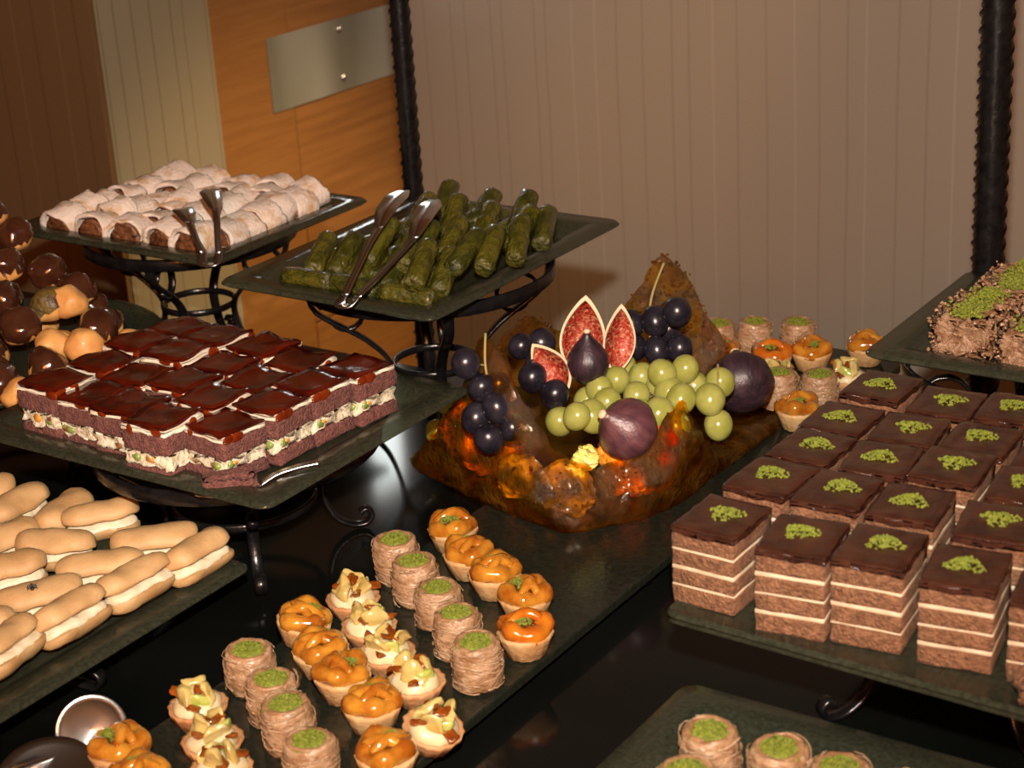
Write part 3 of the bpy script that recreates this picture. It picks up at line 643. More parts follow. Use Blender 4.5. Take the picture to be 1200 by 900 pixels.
# ---------------------------------------------------------------- profiteroles
def make_choux(seed, top):
    t = thing('profiterole', 'profiterole', 'profiterole'); r = 0.0185
    body = jit(ico(r, 3, (1, 1, 0.9)), 0.0035, 75, seed, 0.0008)
    ob('choux_bun', mesh('choux_bun', body, 'choux'), t)
    if top:
        V, F = jit(ico(r * 1.05, 3, (1, 1, 0.93)), 0.0035, 75, seed, 0.0008)
        keep = [f for f in F if sum(V[i].z for i in f) / 3 > -0.006 + 0.006 * noise.noise(Vector((V[f[0]].x * 120, V[f[0]].y * 120, seed)))]
        ob('chocolate_coat', mesh('chocolate_coat', (V, keep), top), t)
    return t
KD = Kind([make_choux(s, 'dark_chocolate') for s in range(3)]); KN = Kind([make_choux(9, 'nut_chocolate')]); KP = Kind([make_choux(s, None) for s in (21, 22)])
PR = [  # px-derived layout: x, y, z above tray, kind, words
    (-1.43, 1.185, .085, 'd', 'sugar-topped at the peak of the pile'), (-1.405, 1.145, .068, 'd', 'at the frame edge below the peak'), (-1.375, 1.172, .058, 'd', 'second highest on the right flank'), (-1.356, 1.094, .054, 'd', 'with a pale bare cap at the frame edge'),
    (-1.330, 1.166, .046, 'd', 'glossy one beneath the iron hook'), (-1.315, 1.118, .047, 'n', 'flecked with chopped pistachio in the middle'), (-1.300, 1.128, .050, 'p', 'small bare one in the middle of the pile'), (-1.298, 1.064, .047, 'd', 'large glossy one at the left frame edge'),
    (-1.238, 1.084, .030, 'p', 'bare golden one facing the cakes'), (-1.258, 1.122, .032, 'd', 'dark one behind the bare golden one'), (-1.245, 1.045, .022, 'd', 'dark one low at the front'), (-1.268, 1.075, .028, 'p', 'bare one tucked between dark ones'),
    (-1.222, 1.128, .0175, 'p', 'bare one farthest right on the tray'), (-1.213, 1.098, .0165, 'p', 'bare one low behind the cakes'), (-1.258, 0.998, .022, 'd', 'lowest dark one at the left frame edge'), (-1.222, 0.992, .0165, 'p', 'bare one half hidden by the first cake'),
    (-1.448, 1.170, .110, 'd', 'uppermost at the left frame edge, dusted white'), (-1.29, 1.16, .0165, 'd', 'in the rear bottom layer, right'), (-1.34, 1.19, .0165, 'd', 'in the rear bottom layer, left'), (-1.33, 1.05, .0165, 'd', 'in the bottom layer at the left'), (-1.29, 1.10, .0165, 'p', 'in the bottom layer at the centre'), (-1.40, 1.10, .0165, 'd', 'in the bottom layer far left'), (-1.36, 1.14, .0165, 'p', 'under the peak'), (-1.42, 1.15, .03, 'd', 'beneath the sugar-topped peak'), (-1.30, 1.02, .0165, 'd', 'bottom layer near the front rim')]
zt = Z(0.58) - 0.010
for x, y, z, kd, words in PR:
    kk = {'d': KD, 'n': KN, 'p': KP}[kd]
    kk.place(('dark chocolate-coated profiterole ' if kd == 'd' else 'nutty chocolate profiterole ' if kd == 'n' else 'uncoated golden profiterole ') + words, (x, y, zt + z), (rnd.uniform(-.5, .5), rnd.uniform(-.5, .5), rnd.uniform(0, 6)), (1.0, 1.0, 1.0) if kd != 'p' else (.95, .95, .95), 'profiteroles piled on the round tray')
t = thing('round_biscuit', 'round golden biscuit on a dark filling at the left edge beside the cakes', 'biscuit', (-1.262, 0.958, zt + 0.004))
ob('dark_base', mesh('dark_base', lathe([(0.016, 0), (0.021, 0.003), (0.0215, 0.010), (0.019, 0.012)], 24), 'dark_chocolate'), t)
ob('biscuit_top', mesh('biscuit_top', jit(lathe([(0.019, 0.011), (0.022, 0.014), (0.021, 0.020), (0.015, 0.0245), (0.0001, 0.026)], 28), 0.0008, 90, 2), 'biscuit'), t)

# ---------------------------------------------------------------- layered chocolate squares
def make_square(seed):
    rd = random.Random(seed); t = thing('layered_chocolate_square', 'cake', 'cake'); sx, sy = 0.0450, 0.0535; z = 0
    for k, h in enumerate((0.0135, 0.0115, 0.0118, 0.0130)):
        ob('sponge_layer', mesh('sponge_layer', jit(box(sx, sy, h, 0.0008, 1, z, 3), 0.0008, 160, seed + k), 'layer_sponge'), t); z += h - 0.0003
        if k < 3:
            c = 0.0012 + 0.0012 * ((seed + k) % 2)
            ob('cream_layer', mesh('cream_layer', jit(box(sx * 1.004, sy * 1.004, c + 0.0004, 0.0004, 1, z, 3), 0.0004, 150, seed + k), 'layer_cream'), t); z += c
    V, F = box(sx * 1.03, sy * 1.03, 0.0042, 0.0016, 2, z - 0.0006, 6)
    V = [Vector((v.x, v.y, v.z if v.z > z + 0.001 else v.z - 0.0028 * (0.5 + 0.5 * noise.noise(Vector((v.x * 160, v.y * 160, seed)))) * (1 if max(abs(v.x) / sx, abs(v.y) / sy) > 0.45 else 0))) for v in V]
    ic = ob('icing', mesh('icing', jit((V, F), 0.0009, 110, seed), 'chocolate_icing'), t)
    ob('pistachio_crumbs', mesh('pistachio_crumbs', move(crumbs(190, 0.0115, 0.0095, 0.0030, 0.00105, seed), (rd.uniform(-.002, .002), rd.uniform(-.001, .005), z + 0.0033)), 'pistachio', False), ic, kind='stuff')
    return t
K = Kind([make_square(s) for s in range(4)])
zq = Z(0.57) - 0.003
SQ = [[(-.507, .947), (-.447, .940), (-.399, .949), (-.3445, .951), (-.290, .955)], [(-.503, 1.010), (-.456, 1.012), (-.408, 1.020), (-.348, 1.012), (-.295, 1.018)], [(-.503, 1.073), (-.452, 1.075), (-.404, 1.0815), (-.350, 1.075), (-.297, 1.08)],
      [(-.506, 1.130), (-.455, 1.131), (-.405, 1.138), (-.353, 1.135)], [(-.503, 1.195), (-.451, 1.192), (-.402, 1.197)]]
RS = ['front', 'second', 'middle', 'fourth', 'back']
for r, row in enumerate(SQ):
    for c, (x, y) in enumerate(row):
        K.place('layered chocolate square with pistachio, %s from the left in the %s row' % (ORD[c], RS[r]), (x, y + 0.004, zq + 0.0003), (0, 0, rnd.uniform(-.05, .05) + (0.0, 0.13, 0.12, 0.17, 0.15)[c] * (1 if r == 0 else 0.6)), (0.99, 0.99 if r < 4 else .98, rnd.uniform(.96, 1.04)), 'layered chocolate squares')
t = ob('broken_cake_piece', mesh('broken_cake_piece', jit(box(0.03, 0.022, 0.014, 0.004, 2, 0, 4), 0.005, 90, 4, 0.001), 'layer_sponge'), None, (-0.285, 0.922, zq + 0.002), (0, 0, 0.6))
t['label'] = 'broken brown cake piece on the front rim at the right edge'; t['category'] = 'cake crumb'

# ---------------------------------------------------------------- pistachio rolls
def make_roll(seed):
    t = thing('pistachio_roll', 'roll', 'pastry'); r, h = 0.0178, 0.031
    prof = [(r * .90, 0), (r * 1.0, 0.003), (r * 1.02, h * .45), (r * .96, h * .85), (r * .93, h), (r * .86, h + 0.0014), (r * .74, h + 0.001), (r * .70, h - 0.004)]
    V, F = lathe(prof, 26)
    out = []
    for v in V:
        v = Vector(v); a = math.atan2(v.y, v.x); k = 1 + 0.05 * noise.noise(Vector((math.cos(a) * 1.5, math.sin(a) * 1.5, v.z * 90 + seed))) + 0.035 * noise.noise(Vector((math.cos(a) * 7, math.sin(a) * 7, v.z * 260 + a * 2 + seed)))
        out.append(Vector((v.x * k, v.y * k, v.z + 0.0012 * math.sin(2 * a + seed))))
    ob('pastry_wrap', mesh('pastry_wrap', (out, F), 'rolled_pastry'), t)
    rd = random.Random(seed + 70); sh = ([], [])
    for _ in range(48):
        a0 = rd.uniform(0, 2 * PI); da = rd.uniform(0.5, 1.8); z0 = rd.uniform(0.002, h); dz = rd.uniform(-.006, .006); nn = 7
        sh = merge(sh, tube([(r * (1.0 + 0.05 * rd.random()) * math.cos(a0 + da * q / nn), r * (1.0 + 0.05 * rd.random()) * math.sin(a0 + da * q / nn), min(max(z0 + dz * q / nn + rd.uniform(-.0006, .0006), 0.001), h + 0.001)) for q in range(nn + 1)], rd.uniform(0.00028, 0.00052), 4))
    ob('pastry_shreds', mesh('pastry_shreds', sh, 'pastry_shred'), t, kind='stuff')
    ob('pastry_rim', mesh('pastry_rim', jit(lathe([(r * .80, h - .003), (r * .84, h + .0014), (r * .74, h + .0022), (r * .60, h + 0.0008)], 24), 0.0012, 160, seed), 'rolled_pastry_dark'), t)
    ob('pistachio_crumbs', mesh('pistachio_crumbs', move(crumbs(300, r * .72, r * .68, 0.0042, 0.00115, seed), (0, 0, h)), 'pistachio', False), t, kind='stuff')
    ob('crumb_bed', mesh('crumb_bed', move(jit(ico(1, 2, (r * .70, r * .66, 0.0036)), 0.001, 200, seed), (0, 0, h - 0.0002)), 'pistachio'), t)
    return t
K = Kind([make_roll(s) for s in range(4)])
ROLL = [(-.8193, .9998), (-.7842, .9772), (-.7462, .9536), (-.709, .9262), (-.6718, .8974), (-.8124, .818), (-.7707, .7944), (-.7365, .7719), (-.6959, .7449), (-.8259, 1.552), (-.7968, 1.574), (-.7595, 1.5969), (-.71, 1.4473), (-.6751, 1.4616)]
RWD = ['middle row, farthest left and highest', 'middle row, second from the far left', 'middle row, third', 'middle row, fourth, beside a fruit tartlet', 'middle row, nearest the slab edge', 'front row, farthest left', 'front row, second', 'front row, third', 'front row, nearest the slab edge',
       'at the slab far end, half behind the caramel', 'at the slab far end, second', 'at the slab far end, tallest right one', 'beside the large dark fig', 'behind the lone orange tartlet']
for i, (x, y) in enumerate(ROLL):
    if i in (9, 10, 11): y -= 0.006
    K.place('pistachio-topped rolled pastry, ' + RWD[i], (x, y, SZ + 0.0004), (rnd.uniform(-.05, .05), rnd.uniform(-.05, .05), rnd.uniform(0, 6)), (1, 1, rnd.uniform(.92, 1.06)), 'pistachio rolls on the slab')
BR = [(-.4612, .846), (-.4165, .8488), (-.4533, .8016), (-.4106, .8066), (-.3768, .8475), (-.3367, .8486)]
BW = ['farthest back on the lower right plate', 'second along the back of the lower right plate', 'leftmost, cut by the frame bottom', 'second, cut by the frame bottom', 'third along the back of the lower right plate', 'fourth along the back of the lower right plate']
for i, (x, y) in enumerate(BR):
    K.place('pistachio-topped rolled pastry, ' + BW[i], (x, y, Z(0.63) - 0.0078), (0, 0, rnd.uniform(0, 6)), (1.04, 1.04, 1.0), 'pistachio rolls on the lower right plate')

# ---------------------------------------------------------------- glazed orange tartlets
def make_orange(seed, shade):
    rd = random.Random(seed); t = thing('orange_glazed_tartlet', 'tartlet', 'tartlet')
    ob('shell', mesh('shell', jit(lathe([(0.0125, 0), (0.0145, 0.001), (0.0195, 0.015), (0.0205, 0.0185), (0.0190, 0.0190), (0.014, 0.0165)], 30, 15, 0.025), 0.0005, 150, seed), 'tart_shell'), t)
    gl = 'orange_glaze_dark' if shade else 'orange_glaze'
    n = 30; path = [((0.0132 + 0.0010 * math.sin(3 * a)) * math.cos(a), (0.0132 + 0.0010 * math.cos(2 * a + seed)) * math.sin(a), 0.0215 + 0.0018 * math.sin(2 * a + seed)) for a in [2 * PI * k / n for k in range(n)]]
    ob('glazed_ring', mesh('glazed_ring', jit(tube(path, [0.0069 + 0.0012 * math.sin(5 * 2 * PI * k / n + seed) for k in range(n)], 10, True), 0.0008, 150, seed), gl), t)
    a = seed * 1.1
    for off in (0.0, 0.9):
        P = [(0.014 * math.cos(a + off), 0.014 * math.sin(a + off), 0.0255), (0.006 * math.cos(a + off + .5), 0.006 * math.sin(a + off + .5), 0.0300), (0.005 * math.cos(a + off + 2.2), 0.005 * math.sin(a + off + 2.2), 0.0295), (0.0145 * math.cos(a + off + 2.6), 0.0145 * math.sin(a + off + 2.6), 0.0250)]
        ob('glazed_strand', mesh('glazed_strand', tube(spline(P, 5), [0.0026 + 0.0017 * math.sin(PI * k / 15) for k in range(16)], 8), gl), t)
    ob('filling', mesh('filling', move(jit(ico(1, 2, (0.010, 0.010, 0.0055)), 0.0018, 230, seed), (0, 0, 0.0215)), 'dark_filling'), t)
    ob('pistachio_crumbs', mesh('pistachio_crumbs', move(crumbs(170, 0.0085, 0.0065, 0.0026, 0.0010, seed), (0.005 * math.cos(a + 4), 0.005 * math.sin(a + 4), 0.0272)), 'pistachio', False), t, kind='stuff')
    return t
KO = Kind([make_orange(s, s == 2) for s in range(4)])
OR = [(-.8103, 1.0623, 'far row, uppermost by the caramel basket'), (-.7721, 1.0305, 'far row, second'), (-.7361, 1.0133, 'far row, third'), (-.6946, .9929, 'far row, fourth'), (-.6652, .9483, 'far row, nearest the slab edge'),
      (-.8216, .884, 'near row, uppermost, with a raised tip'), (-.7791, .8568, 'near row, second'), (-.7444, .8377, 'near row, third'), (-.7015, .8162, 'near row, fourth'), (-.6564, .7733, 'near row, lowest in the frame'),
      (-.8041, 1.513, 'at the slab far end by the caramel tip'), (-.7553, 1.524, 'at the slab far end, second'), (-.7244, 1.550, 'at the slab far end, third'), (-.6830, 1.588, 'at the slab far end, farthest right'), (-.6726, 1.4109, 'standing alone right of the big fig'),
      (-.8151, .6933, 'lower left corner, beside the steel spoon'), (-.7786, .6731, 'lower left corner, cut by the frame bottom')]
for i, (x, y, words) in enumerate(OR):
    KO.place('orange-glazed tartlet, ' + words, (x, y, SZ + 0.0004), (0, 0, rnd.uniform(0, 6)) if i != 5 else (0.2, 0, 2), (1, 1, 1), 'orange-glazed tartlets on the slab', which=(2 if i in (4, 11) else i % 2 if i % 3 else 3))

# ---------------------------------------------------------------- fruit tartlets
def make_fruit(seed):
    rd = random.Random(seed); t = thing('fruit_tartlet', 'tartlet', 'tartlet')
    ob('shell', mesh('shell', jit(lathe([(0.0115, 0), (0.0135, 0.001), (0.019, 0.012), (0.0205, 0.0165), (0.0185, 0.0160), (0.014, 0.012)], 30, 15, 0.03), 0.0008, 150, seed), 'tart_shell_brown'), t)
    ob('cream', mesh('cream', move(jit(ico(1, 3, (0.0170, 0.0170, 0.0095)), 0.0026, 90, seed), (0, 0, 0.0155)), 'custard'), t)
    for k in range(3):
        a = seed * 1.3 + k * 2.0
        ob('pineapple_piece', mesh('pineapple_piece', jit(ico(1, 3, (0.0105, 0.0040, 0.0105)), 0.0042, 110, seed * 5 + k, 0.0008), 'pineapple'), t, (0.0080 * math.cos(a), 0.0080 * math.sin(a), 0.0235 + 0.002 * (k % 2)), (rd.uniform(-.5, .5), rd.uniform(-.5, .5), a + PI / 2 + rd.uniform(-.4, .4)))
    a = seed * 1.3 + 5.1
    ob('kiwi_piece', mesh('kiwi_piece', jit(ico(1, 3, (0.0075, 0.0034, 0.0075)), 0.002, 160, seed), 'kiwi_chunk'), t, (0.0088 * math.cos(a), 0.0088 * math.sin(a), 0.0225), (0.4, 0.2, a + 1.2))
    for k in range(4):
        a = seed + k * 1.7; q = 0.004 + 0.0035 * k
        ob('caramel_drizzle', mesh('caramel_drizzle', jit(ico(1, 3, (rd.uniform(.004, .0095), rd.uniform(.003, .005), 0.0017)), 0.0022, 200, seed * 7 + k), 'caramel_sauce'), t, (q * math.cos(a), q * math.sin(a), 0.0292 - 0.004 * (k > 1) - 0.003 * (k > 2)), (rd.uniform(-.6, .6), rd.uniform(-.6, .6), a))
    return t
KF = Kind([make_fruit(s) for s in range(4)])
FR = [(-.8111, .9335, 'middle row, farthest left'), (-.7737, .9053, 'middle row, second'), (-.7381, .8803, 'middle row, third, with tall kiwi'), (-.6956, .8575, 'middle row, fourth'), (-.6556, .8167, 'middle row, nearest the slab edge, showing its shell'), (-.8083, .7607, 'front row, uppermost'), (-.7697, .733, 'front row, second'), (-.7412, .7100, 'front row, cut by the frame bottom'), (-.7238, 1.4764, 'at the far end behind the big fig'), (-.6676, 1.508, 'at the far end beside the slab edge')]
for i, (x, y, words) in enumerate(FR):
    KF.place('pineapple and kiwi cream tartlet, ' + words, (x, y, SZ + 0.0004), (0, 0, rnd.uniform(0, 6)) if i != 4 else (0.25, 0.15, 1.0), (1, 1, 1), 'fruit tartlets on the slab')

# ---------------------------------------------------------------- walnut pastries
def make_walnut(seed):
    t = thing('walnut_pastry', 'pastry', 'pastry'); w, l, h = 0.052, 0.075, 0.034
    V, F = box(w, l, h, 0.008, 2, 0, 9); V = [v if v.z < 0.002 else v + noise.noise_vector(v * 95 + Vector((seed * 5, 0, 0))) * 0.0065 + noise.noise_vector(v * 300) * 0.0018 for v in V]
    ob('pastry', mesh('pastry', (V, F), 'walnut_pastry'), t)
    ob('nut_crumbs', mesh('nut_crumbs', crumbs(300, 1, 1, 1, 0.0017, seed, lambda r: (r.uniform(-.5, .5) * w, r.uniform(-.5, .5) * l, h * r.uniform(.86, 1.02)) if r.random() < .6 else ((r.choice((-1, 1)) * w * .5, r.uniform(-.5, .5) * l, r.uniform(.1, .9) * h) if r.random() < .4 else (r.uniform(-.5, .5) * w, -l * .5, r.uniform(.1, .9) * h))), 'nut_crumb', False), t, kind='stuff')
    ob('pistachio_stripe', mesh('pistachio_stripe', crumbs(620, 1, 1, 1, 0.0017, seed + 5, lambda r: (r.gauss(0.002, .0062) + 0.004 * math.sin(seed), r.uniform(-.48, .48) * l, h * r.uniform(.99, 1.12))), 'pistachio', False), t, kind='stuff')
    return t
K = Kind([make_walnut(s) for s in range(2)])
zw = Z(0.52) - 0.010
for i, (x, y, a, words) in enumerate(((-.486, 1.350, .0, 'nearest to the left rim'), (-.483, 1.432, .05, 'behind the left one'), (-.427, 1.338, -.05, 'at the front, shiny, by the right frame edge'), (-.425, 1.42, .02, 'at the right frame edge, behind the shiny one'), (-.369, 1.345, .03, 'outermost on the right'))):
    K.place('nutty pastry with a green pistachio stripe, ' + words, (x, y, zw + 0.0006), (0, 0, a), (1, 1, 1), 'walnut pastries on the right plate')

# ---------------------------------------------------------------- caramel fruit basket
BASE = [(-0.9283, 1.1775), (-0.8637, 1.1532), (-0.814, 1.1391), (-0.7658, 1.1301), (-0.7418, 1.1287), (-0.7173, 1.158), (-0.6988, 1.1893), (-0.6906, 1.2255), (-0.6918, 1.2735), (-0.6889, 1.3488), (-0.6955, 1.4174), (-0.735, 1.435), (-0.775, 1.42), (-0.80, 1.41), (-0.815, 1.40), (-0.835, 1.385), (-0.868, 1.36), (-0.893, 1.33), (-0.907, 1.31), (-0.918, 1.27), (-0.926, 1.225)]
RIM = [(-0.924, 1.1805, 0.785), (-0.8702, 1.173, 0.8633), (-0.8345, 1.1614, 0.9161), (-0.7888, 1.1506, 0.857), (-0.7672, 1.1536, 0.829), (-0.7375, 1.1683, 0.814), (-0.7097, 1.1938, 0.827), (-0.7010, 1.245, 0.849), (-0.7008, 1.2917, 0.7944), (-0.7011, 1.3647, 0.7803), (-0.7026, 1.4247, 0.7741), (-0.7434, 1.4571, 0.7926), (-0.7806, 1.4433, 0.8516), (-0.7996, 1.43, 0.897), (-0.8176, 1.4174, 0.91), (-0.8394, 1.4021, 0.8731), (-0.8736, 1.3782, 0.8331), (-0.9003, 1.3472, 0.8563), (-0.9128, 1.3263, 0.8654), (-0.9248, 1.2813, 0.8323), (-0.9296, 1.2291, 0.7915)]
bk = thing('caramel_basket', 'translucent amber caramel basket with pointed folds, filled with fruit', 'basket', (0, 0, 0))
nb_ = 8; nt_ = 18
bl = closed_spline([(x, y, SZ + 0.001) for x, y in BASE], nb_); rl = closed_spline(RIM, nb_); n = len(bl); cen = Vector((-0.79, 1.27, SZ + 0.001)); V = []; F = []
for j in range(nt_ + 1):
    t_ = j / nt_
    for k in range(n):
        p = bl[k].lerp(rl[k], t_); out = Vector((p.x - cen.x, p.y - cen.y, 0)).normalized()
        p = p + out * (0.010 * math.sin(PI * t_) + 0.006 * noise.noise(p * 38) * math.sin(PI * min(1, t_ * 1.2)) + 0.0028 * noise.noise(p * 130)) + Vector((0, 0, 0.006 * noise.noise(p * 90) * t_))
        p.z = max(p.z, SZ + 0.0008); V.append(p)
for j in range(nt_):
    for k in range(n): k2 = (k + 1) % n; F.append((j * n + k, j * n + k2, (j + 1) * n + k2, (j + 1) * n + k))
wl = ob('caramel_wall', mesh('caramel_wall', (V, F), 'amber_sugar'), bk)
md = wl.modifiers.new('thickness', 'SOLIDIFY'); md.thickness = 0.0022; md.offset = 1
V = [cen] + [p.copy() for p in bl]; F = [(0, k + 1, (k + 1) % n + 1) for k in range(n)]
fl_ = ob('caramel_floor', mesh('caramel_floor', (V, F), 'amber_sugar'), bk); md = fl_.modifiers.new('thickness', 'SOLIDIFY'); md.thickness = 0.002; md.offset = 1
# lacy beads of boiled sugar along the tips
rd = random.Random(5)
def beads(lo, hi, cnt, r0, r1):
    vf = ([], [])
    for _ in range(cnt):
        k = int(rd.uniform(lo, hi) * nb_) % n; t_ = rd.uniform(0.55, 1.03) if r1 > .002 else rd.uniform(.3, 1.0); p = bl[k].lerp(rl[k], t_); out = Vector((p.x - cen.x, p.y - cen.y, 0)).normalized()
        vf = merge(vf, move(ico(rd.uniform(r0, r1), 1), p + out * (0.010 * math.sin(PI * t_) + rd.uniform(-.001, .003)) + Vector((0, 0, rd.uniform(-.002, .003)))))
    return vf
for lo, hi, cnt in ((11.6, 15.6, 300), (16.6, 19, 160), (0.2, 3.2, 160), (0, 10.5, 520)):
    ob('sugar_beads', mesh('sugar_beads', beads(lo, hi, cnt, 0.0006, 0.0022 if hi - lo < 5 else 0.0012), 'amber_sugar'), bk, kind='stuff')

def bunch(label, pts, m, r, group, stem):
    t = thing('grape_bunch', label, 'grapes', (0, 0, 0), group=group)
    me = mesh('grape', jit(ico(r, 3, (1, 1, 1.12)), 0.0005, 60, 3), m)
    for p in pts: ob('grape', me, t, p, (rnd.uniform(-.6, .6), rnd.uniform(-.6, .6), rnd.uniform(0, 6)), (rnd.uniform(.9, 1.08),) * 3)
    ob('stem', mesh('stem', tube(spline(stem, 6), 0.0012, 6), 'stem_green'), t)
    for p in pts[:-1:2]:
        q = min(stem, key=lambda s: (Vector(s) - Vector(p)).length)
        ob('stalk', mesh('stalk', tube([q, p], 0.0007, 5), 'stem_green'), t)
    return t
bunch('dark blue grapes hanging over the front left of the caramel basket', [(-0.8448, 1.142, 0.8969), (-0.8325, 1.1444, 0.8769), (-0.8262, 1.1611, 0.8745), (-0.8172, 1.143, 0.8619), (-0.8345, 1.137, 0.8518), (-0.8048, 1.1456, 0.8449), (-0.8148, 1.1263, 0.8411)], 'dark_grape', 0.0118, 'dark grapes in the basket', [(-0.8345, 1.158, 0.920), (-0.831, 1.150, 0.895), (-0.824, 1.146, 0.870), (-0.818, 1.139, 0.850)])
bunch('dark blue grapes lying between caramel tip and red fig petals', [(-0.8527, 1.2341, 0.8797), (-0.8355, 1.2339, 0.8683), (-0.8285, 1.2144, 0.862), (-0.8024, 1.2083, 0.853), (-0.8492, 1.261, 0.8738)], 'dark_grape', 0.0122, 'dark grapes in the basket', [(-0.86, 1.25, 0.885), (-0.84, 1.238, 0.868), (-0.82, 1.22, 0.856)])
bunch('dark blue grapes at the back under the tallest caramel tip', [(-0.8151, 1.3581, 0.8656), (-0.7913, 1.3625, 0.871), (-0.7697, 1.3655, 0.8815), (-0.8033, 1.3419, 0.8513), (-0.7806, 1.3456, 0.8503), (-0.7641, 1.3571, 0.8507), (-0.7913, 1.387, 0.8548)], 'dark_grape', 0.0126, 'dark grapes in the basket', [(-0.7988, 1.3939, 0.916), (-0.8050, 1.3800, 0.8855), (-0.7960, 1.3600, 0.860), (-0.788, 1.35, 0.85)])
bunch('pale green grapes heaped in the middle of the basket', [(-0.7767, 1.2385, 0.8513), (-0.775, 1.2641, 0.8504), (-0.7454, 1.2482, 0.847), (-0.7371, 1.2784, 0.8581), (-0.7259, 1.2985, 0.857), (-0.767, 1.2941, 0.8443), (-0.7906, 1.302, 0.8473), (-0.7152, 1.2327, 0.8425), (-0.7714, 1.1934, 0.8438), (-0.7096, 1.2611, 0.8455), (-0.7037, 1.2408, 0.8292), (-0.7943, 1.2017, 0.8318), (-0.752, 1.262, 0.832), (-0.745, 1.29, 0.838), (-0.7632, 1.2296, 0.8444), (-0.7881, 1.2366, 0.839), (-0.7357, 1.2367, 0.8373), (-0.7277, 1.2728, 0.8444), (-0.7242, 1.3119, 0.8357), (-0.7662, 1.2092, 0.8389)], 'green_grape', 0.0130, 'green grapes in the basket', [(-0.79, 1.21, 0.836), (-0.765, 1.24, 0.838), (-0.74, 1.268, 0.842), (-0.72, 1.285, 0.842)])
bunch('three pale green grapes hanging over the right of the basket', [(-0.6894, 1.2752, 0.8439), (-0.6838, 1.2791, 0.82), (-0.6963, 1.307, 0.847)], 'green_grape', 0.0130, 'green grapes in the basket', [(-0.70, 1.31, 0.862), (-0.692, 1.295, 0.855), (-0.687, 1.283, 0.838)])
bunch('two small green grapes behind the left caramel edge', [(-0.9443, 1.2432, 0.8055), (-0.9474, 1.2288, 0.7832)], 'green_grape', 0.0105, 'green grapes in the basket', [(-0.938, 1.25, 0.818), (-0.944, 1.24, 0.80), (-0.946, 1.232, 0.79)])

def fig_body(r, h): return [(0.0001, 0), (r * .45, h * .02), (r * .82, h * .16), (r * 1.0, h * .38), (r * .92, h * .56), (r * .62, h * .74), (r * .34, h * .87), (r * .19, h * .95), (r * .16, h)]
def fig(label, loc, r, h, rot, skin, rind_top=False):
    t = thing('fig', label, 'fig', loc, rot, group='figs in the basket')
    ob('skin', mesh('skin', jit(lathe(fig_body(r, h), 28, 9, 0.012), 0.0008, 70, int(r * 9999)), skin), t)
    ob('stalk', mesh('stalk', lathe([(r * .16, h * .995), (r * .15, h * 1.04), (r * .10, h * 1.06), (0.0001, h * 1.062)], 12), 'fig_rind'), t)
    return t
fig('dark whole fig in the centre of the open red petals', (-0.7889, 1.2422, 0.8540), 0.0185, 0.046, (0, 0, 0), 'fig_skin')
fig('violet fig with pale stalk lying at the front rim of the basket', (-0.7160, 1.2080, 0.8290), 0.0265, 0.052, (0.55, -0.75, 0.45), 'fig_skin_violet')
fig('large dark fig on the right side of the basket', (-0.6960, 1.3520, 0.8120), 0.0300, 0.062, (-1.15, 0.0, 0.62), 'fig_skin')
fig('shaded dark fig low behind the front caramel wall', (-0.748, 1.222, 0.7760), 0.024, 0.05, (0.2, 0, 0), 'fig_skin')

def petal(label, loc, w, h, rot, mfl='fig_flesh'):
    t = thing('fig_wedge', label, 'fig wedge', loc, rot, group='cut fig wedges')
    n = 18; out = []
    for k in range(n + 1): q = k / n; out.append((w / 2 * (math.sin(PI * q ** 0.85) ** 0.8) * 1.0, q * h))
    ring = [(x, 0, z) for x, z in out] + [(-x * 0.86, 0, z) for x, z in reversed(out[1:-1])]
    m = len(ring); back = [(x * .55, w * .42 * (math.sin(PI * min(1, max(0.02, z / h)))), z) for x, _, z in ring]
    ob('skin', mesh('skin', (ring + back, [(k, k + m, (k + 1) % m + m, (k + 1) % m) for k in range(m)] + [tuple(range(m, 2 * m))]), 'fig_skin_violet'), t)
    ob('rind', mesh('rind', ([(x, -0.0003, z) for x, _, z in ring] + [(x, 0.001, z) for x, _, z in ring], [tuple(range(m))] + [(k, (k + 1) % m, (k + 1) % m + m, k + m) for k in range(m)]), 'fig_rind', False), t)
    zc_ = h * .46; inn = [(x * .88, -0.0016, zc_ + (z - zc_) * .87) for x, _, z in ring]
    V2 = inn + [(x * 1.03, -0.0002, zc_ + (z - zc_) * 1.02) for x, _, z in inn]
    ob('flesh', mesh('flesh', (V2, [tuple(range(m))] + [(k, (k + 1) % m, (k + 1) % m + m, k + m) for k in range(m)]), mfl), t)
    return t
FA = math.radians(35)
petal('tall red fig petal standing behind the dark fig', (-0.8100, 1.2560, 0.8520), 0.043, 0.072, (-0.12, 0.16, FA), 'fig_flesh')
petal('red fig petal leaning right of the dark fig', (-0.7790, 1.2700, 0.8540), 0.032, 0.062, (-0.1, 0.16, FA + .25), 'fig_flesh')
petal('red fig petal leaning far left of the dark fig', (-0.8040, 1.2290, 0.8460), 0.034, 0.052, (-0.2, -0.62, FA - .2), 'fig_flesh')

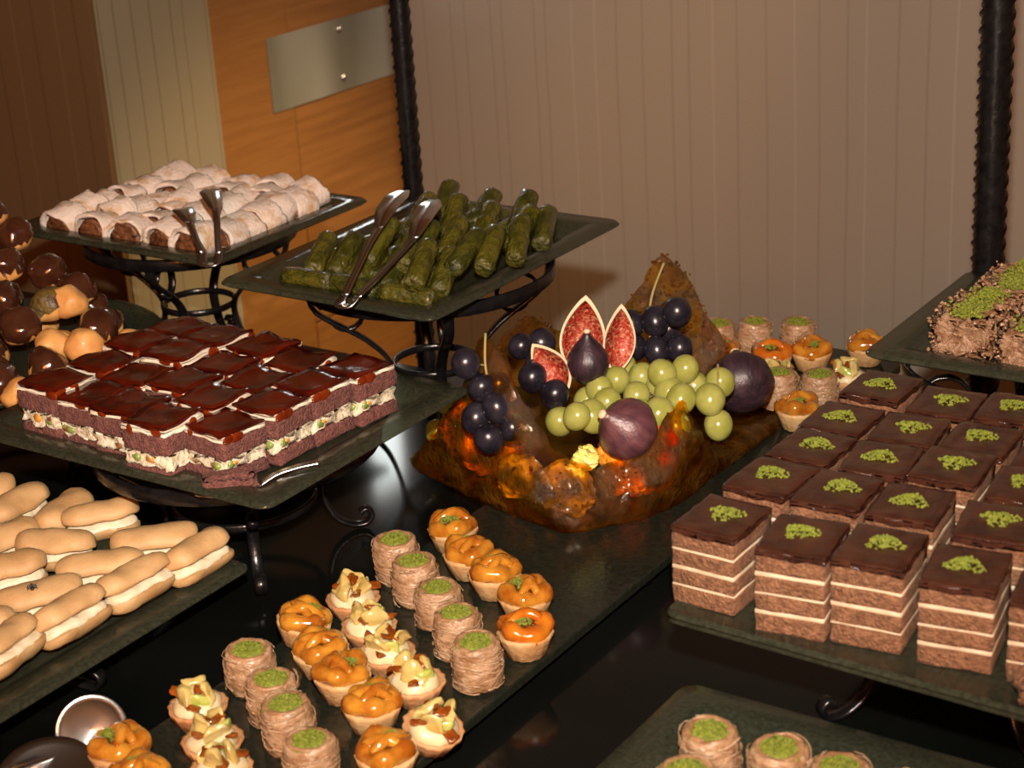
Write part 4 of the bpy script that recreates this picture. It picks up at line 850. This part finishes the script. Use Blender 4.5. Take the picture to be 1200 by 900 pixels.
def lump(name, label, cat, loc, s, m, seed, rot=(0, 0, 0), group=None):
    o = ob(name, mesh(name, jit(ico(1, 4, s), 0.006, 70, seed, 0.0035), m), None, loc, rot)
    o['label'] = label; o['category'] = cat
    if group: o['group'] = group
    return o
lump('orange_fruit', 'bright orange fruit glowing through the left caramel wall', 'fruit', (-0.862, 1.186, 0.8110), (0.042, 0.024, 0.036), 'orange_fruit', 1)
lump('orange_fruit', 'orange fruit glowing through the front right caramel wall', 'fruit', (-0.733, 1.212, 0.8010), (0.028, 0.022, 0.029), 'orange_fruit', 2)
lump('yellow_fruit', 'pale yellow fruit low at the front left of the basket', 'fruit', (-0.811, 1.162, 0.7930), (0.021, 0.016, 0.021), 'yellow_fruit', 3)
lump('yellow_fruit', 'large pale yellow fruit at the front bottom of the basket', 'fruit', (-0.762, 1.156, 0.7940), (0.028, 0.018, 0.022), 'yellow_fruit', 4)
lump('yellow_fruit', 'small yellow-green fruit above the front yellow one', 'fruit', (-0.757, 1.180, 0.8130), (0.012, 0.010, 0.012), 'yellow_fruit', 5)
t = ob('red_fruit_wedge', mesh('red_fruit_wedge', jit(ico(1, 3, (0.014, 0.010, 0.034)), 0.002, 50, 8), 'red_fruit'), None, (-0.7085, 1.226, 0.8060), (0, 0.1, FA)); t['label'] = 'upright red fruit wedge at the front right fold of the basket'; t['category'] = 'fruit'

# ---------------------------------------------------------------- steel spoon at the lower left, bun at the lower right
sp = thing('serving_spoon_tongs', 'polished steel serving tongs beside the lower left orange tartlets', 'tongs', (0, 0, 0))
def disc_spoon(r): return lathe([(0.0001, -0.006), (r * .5, -0.0048), (r * .85, -0.0015), (r, 0.0012), (r * .985, 0.0022), (r * .83, -0.0003), (r * .48, -0.0034), (0.0001, -0.0046)], 36)
ob('blade', mesh('blade', move(disc_spoon(0.034), (-0.838, 0.650, SZ + 0.012), (0.25, 0.2, 0)), 'steel'), sp)
ob('blade', mesh('blade', move(disc_spoon(0.024), (-0.850, 0.702, SZ + 0.016), (1.2, 0.1, 0.9)), 'steel'), sp)
ob('arm', mesh('arm', strap3([(-0.845, 0.625, SZ + .012), (-0.85, 0.57, SZ + .018), (-0.86, 0.5, SZ + .02), (-0.87, 0.46, SZ + .018)], [0.012, 0.009, 0.009, 0.011], 0.002), 'steel'), sp)
ob('arm', mesh('arm', strap3([(-0.850, 0.68, SZ + .014), (-0.865, 0.60, SZ + .022), (-0.875, 0.52, SZ + .022), (-0.87, 0.46, SZ + .018)], [0.009, 0.009, 0.009, 0.011], 0.002), 'steel'), sp)
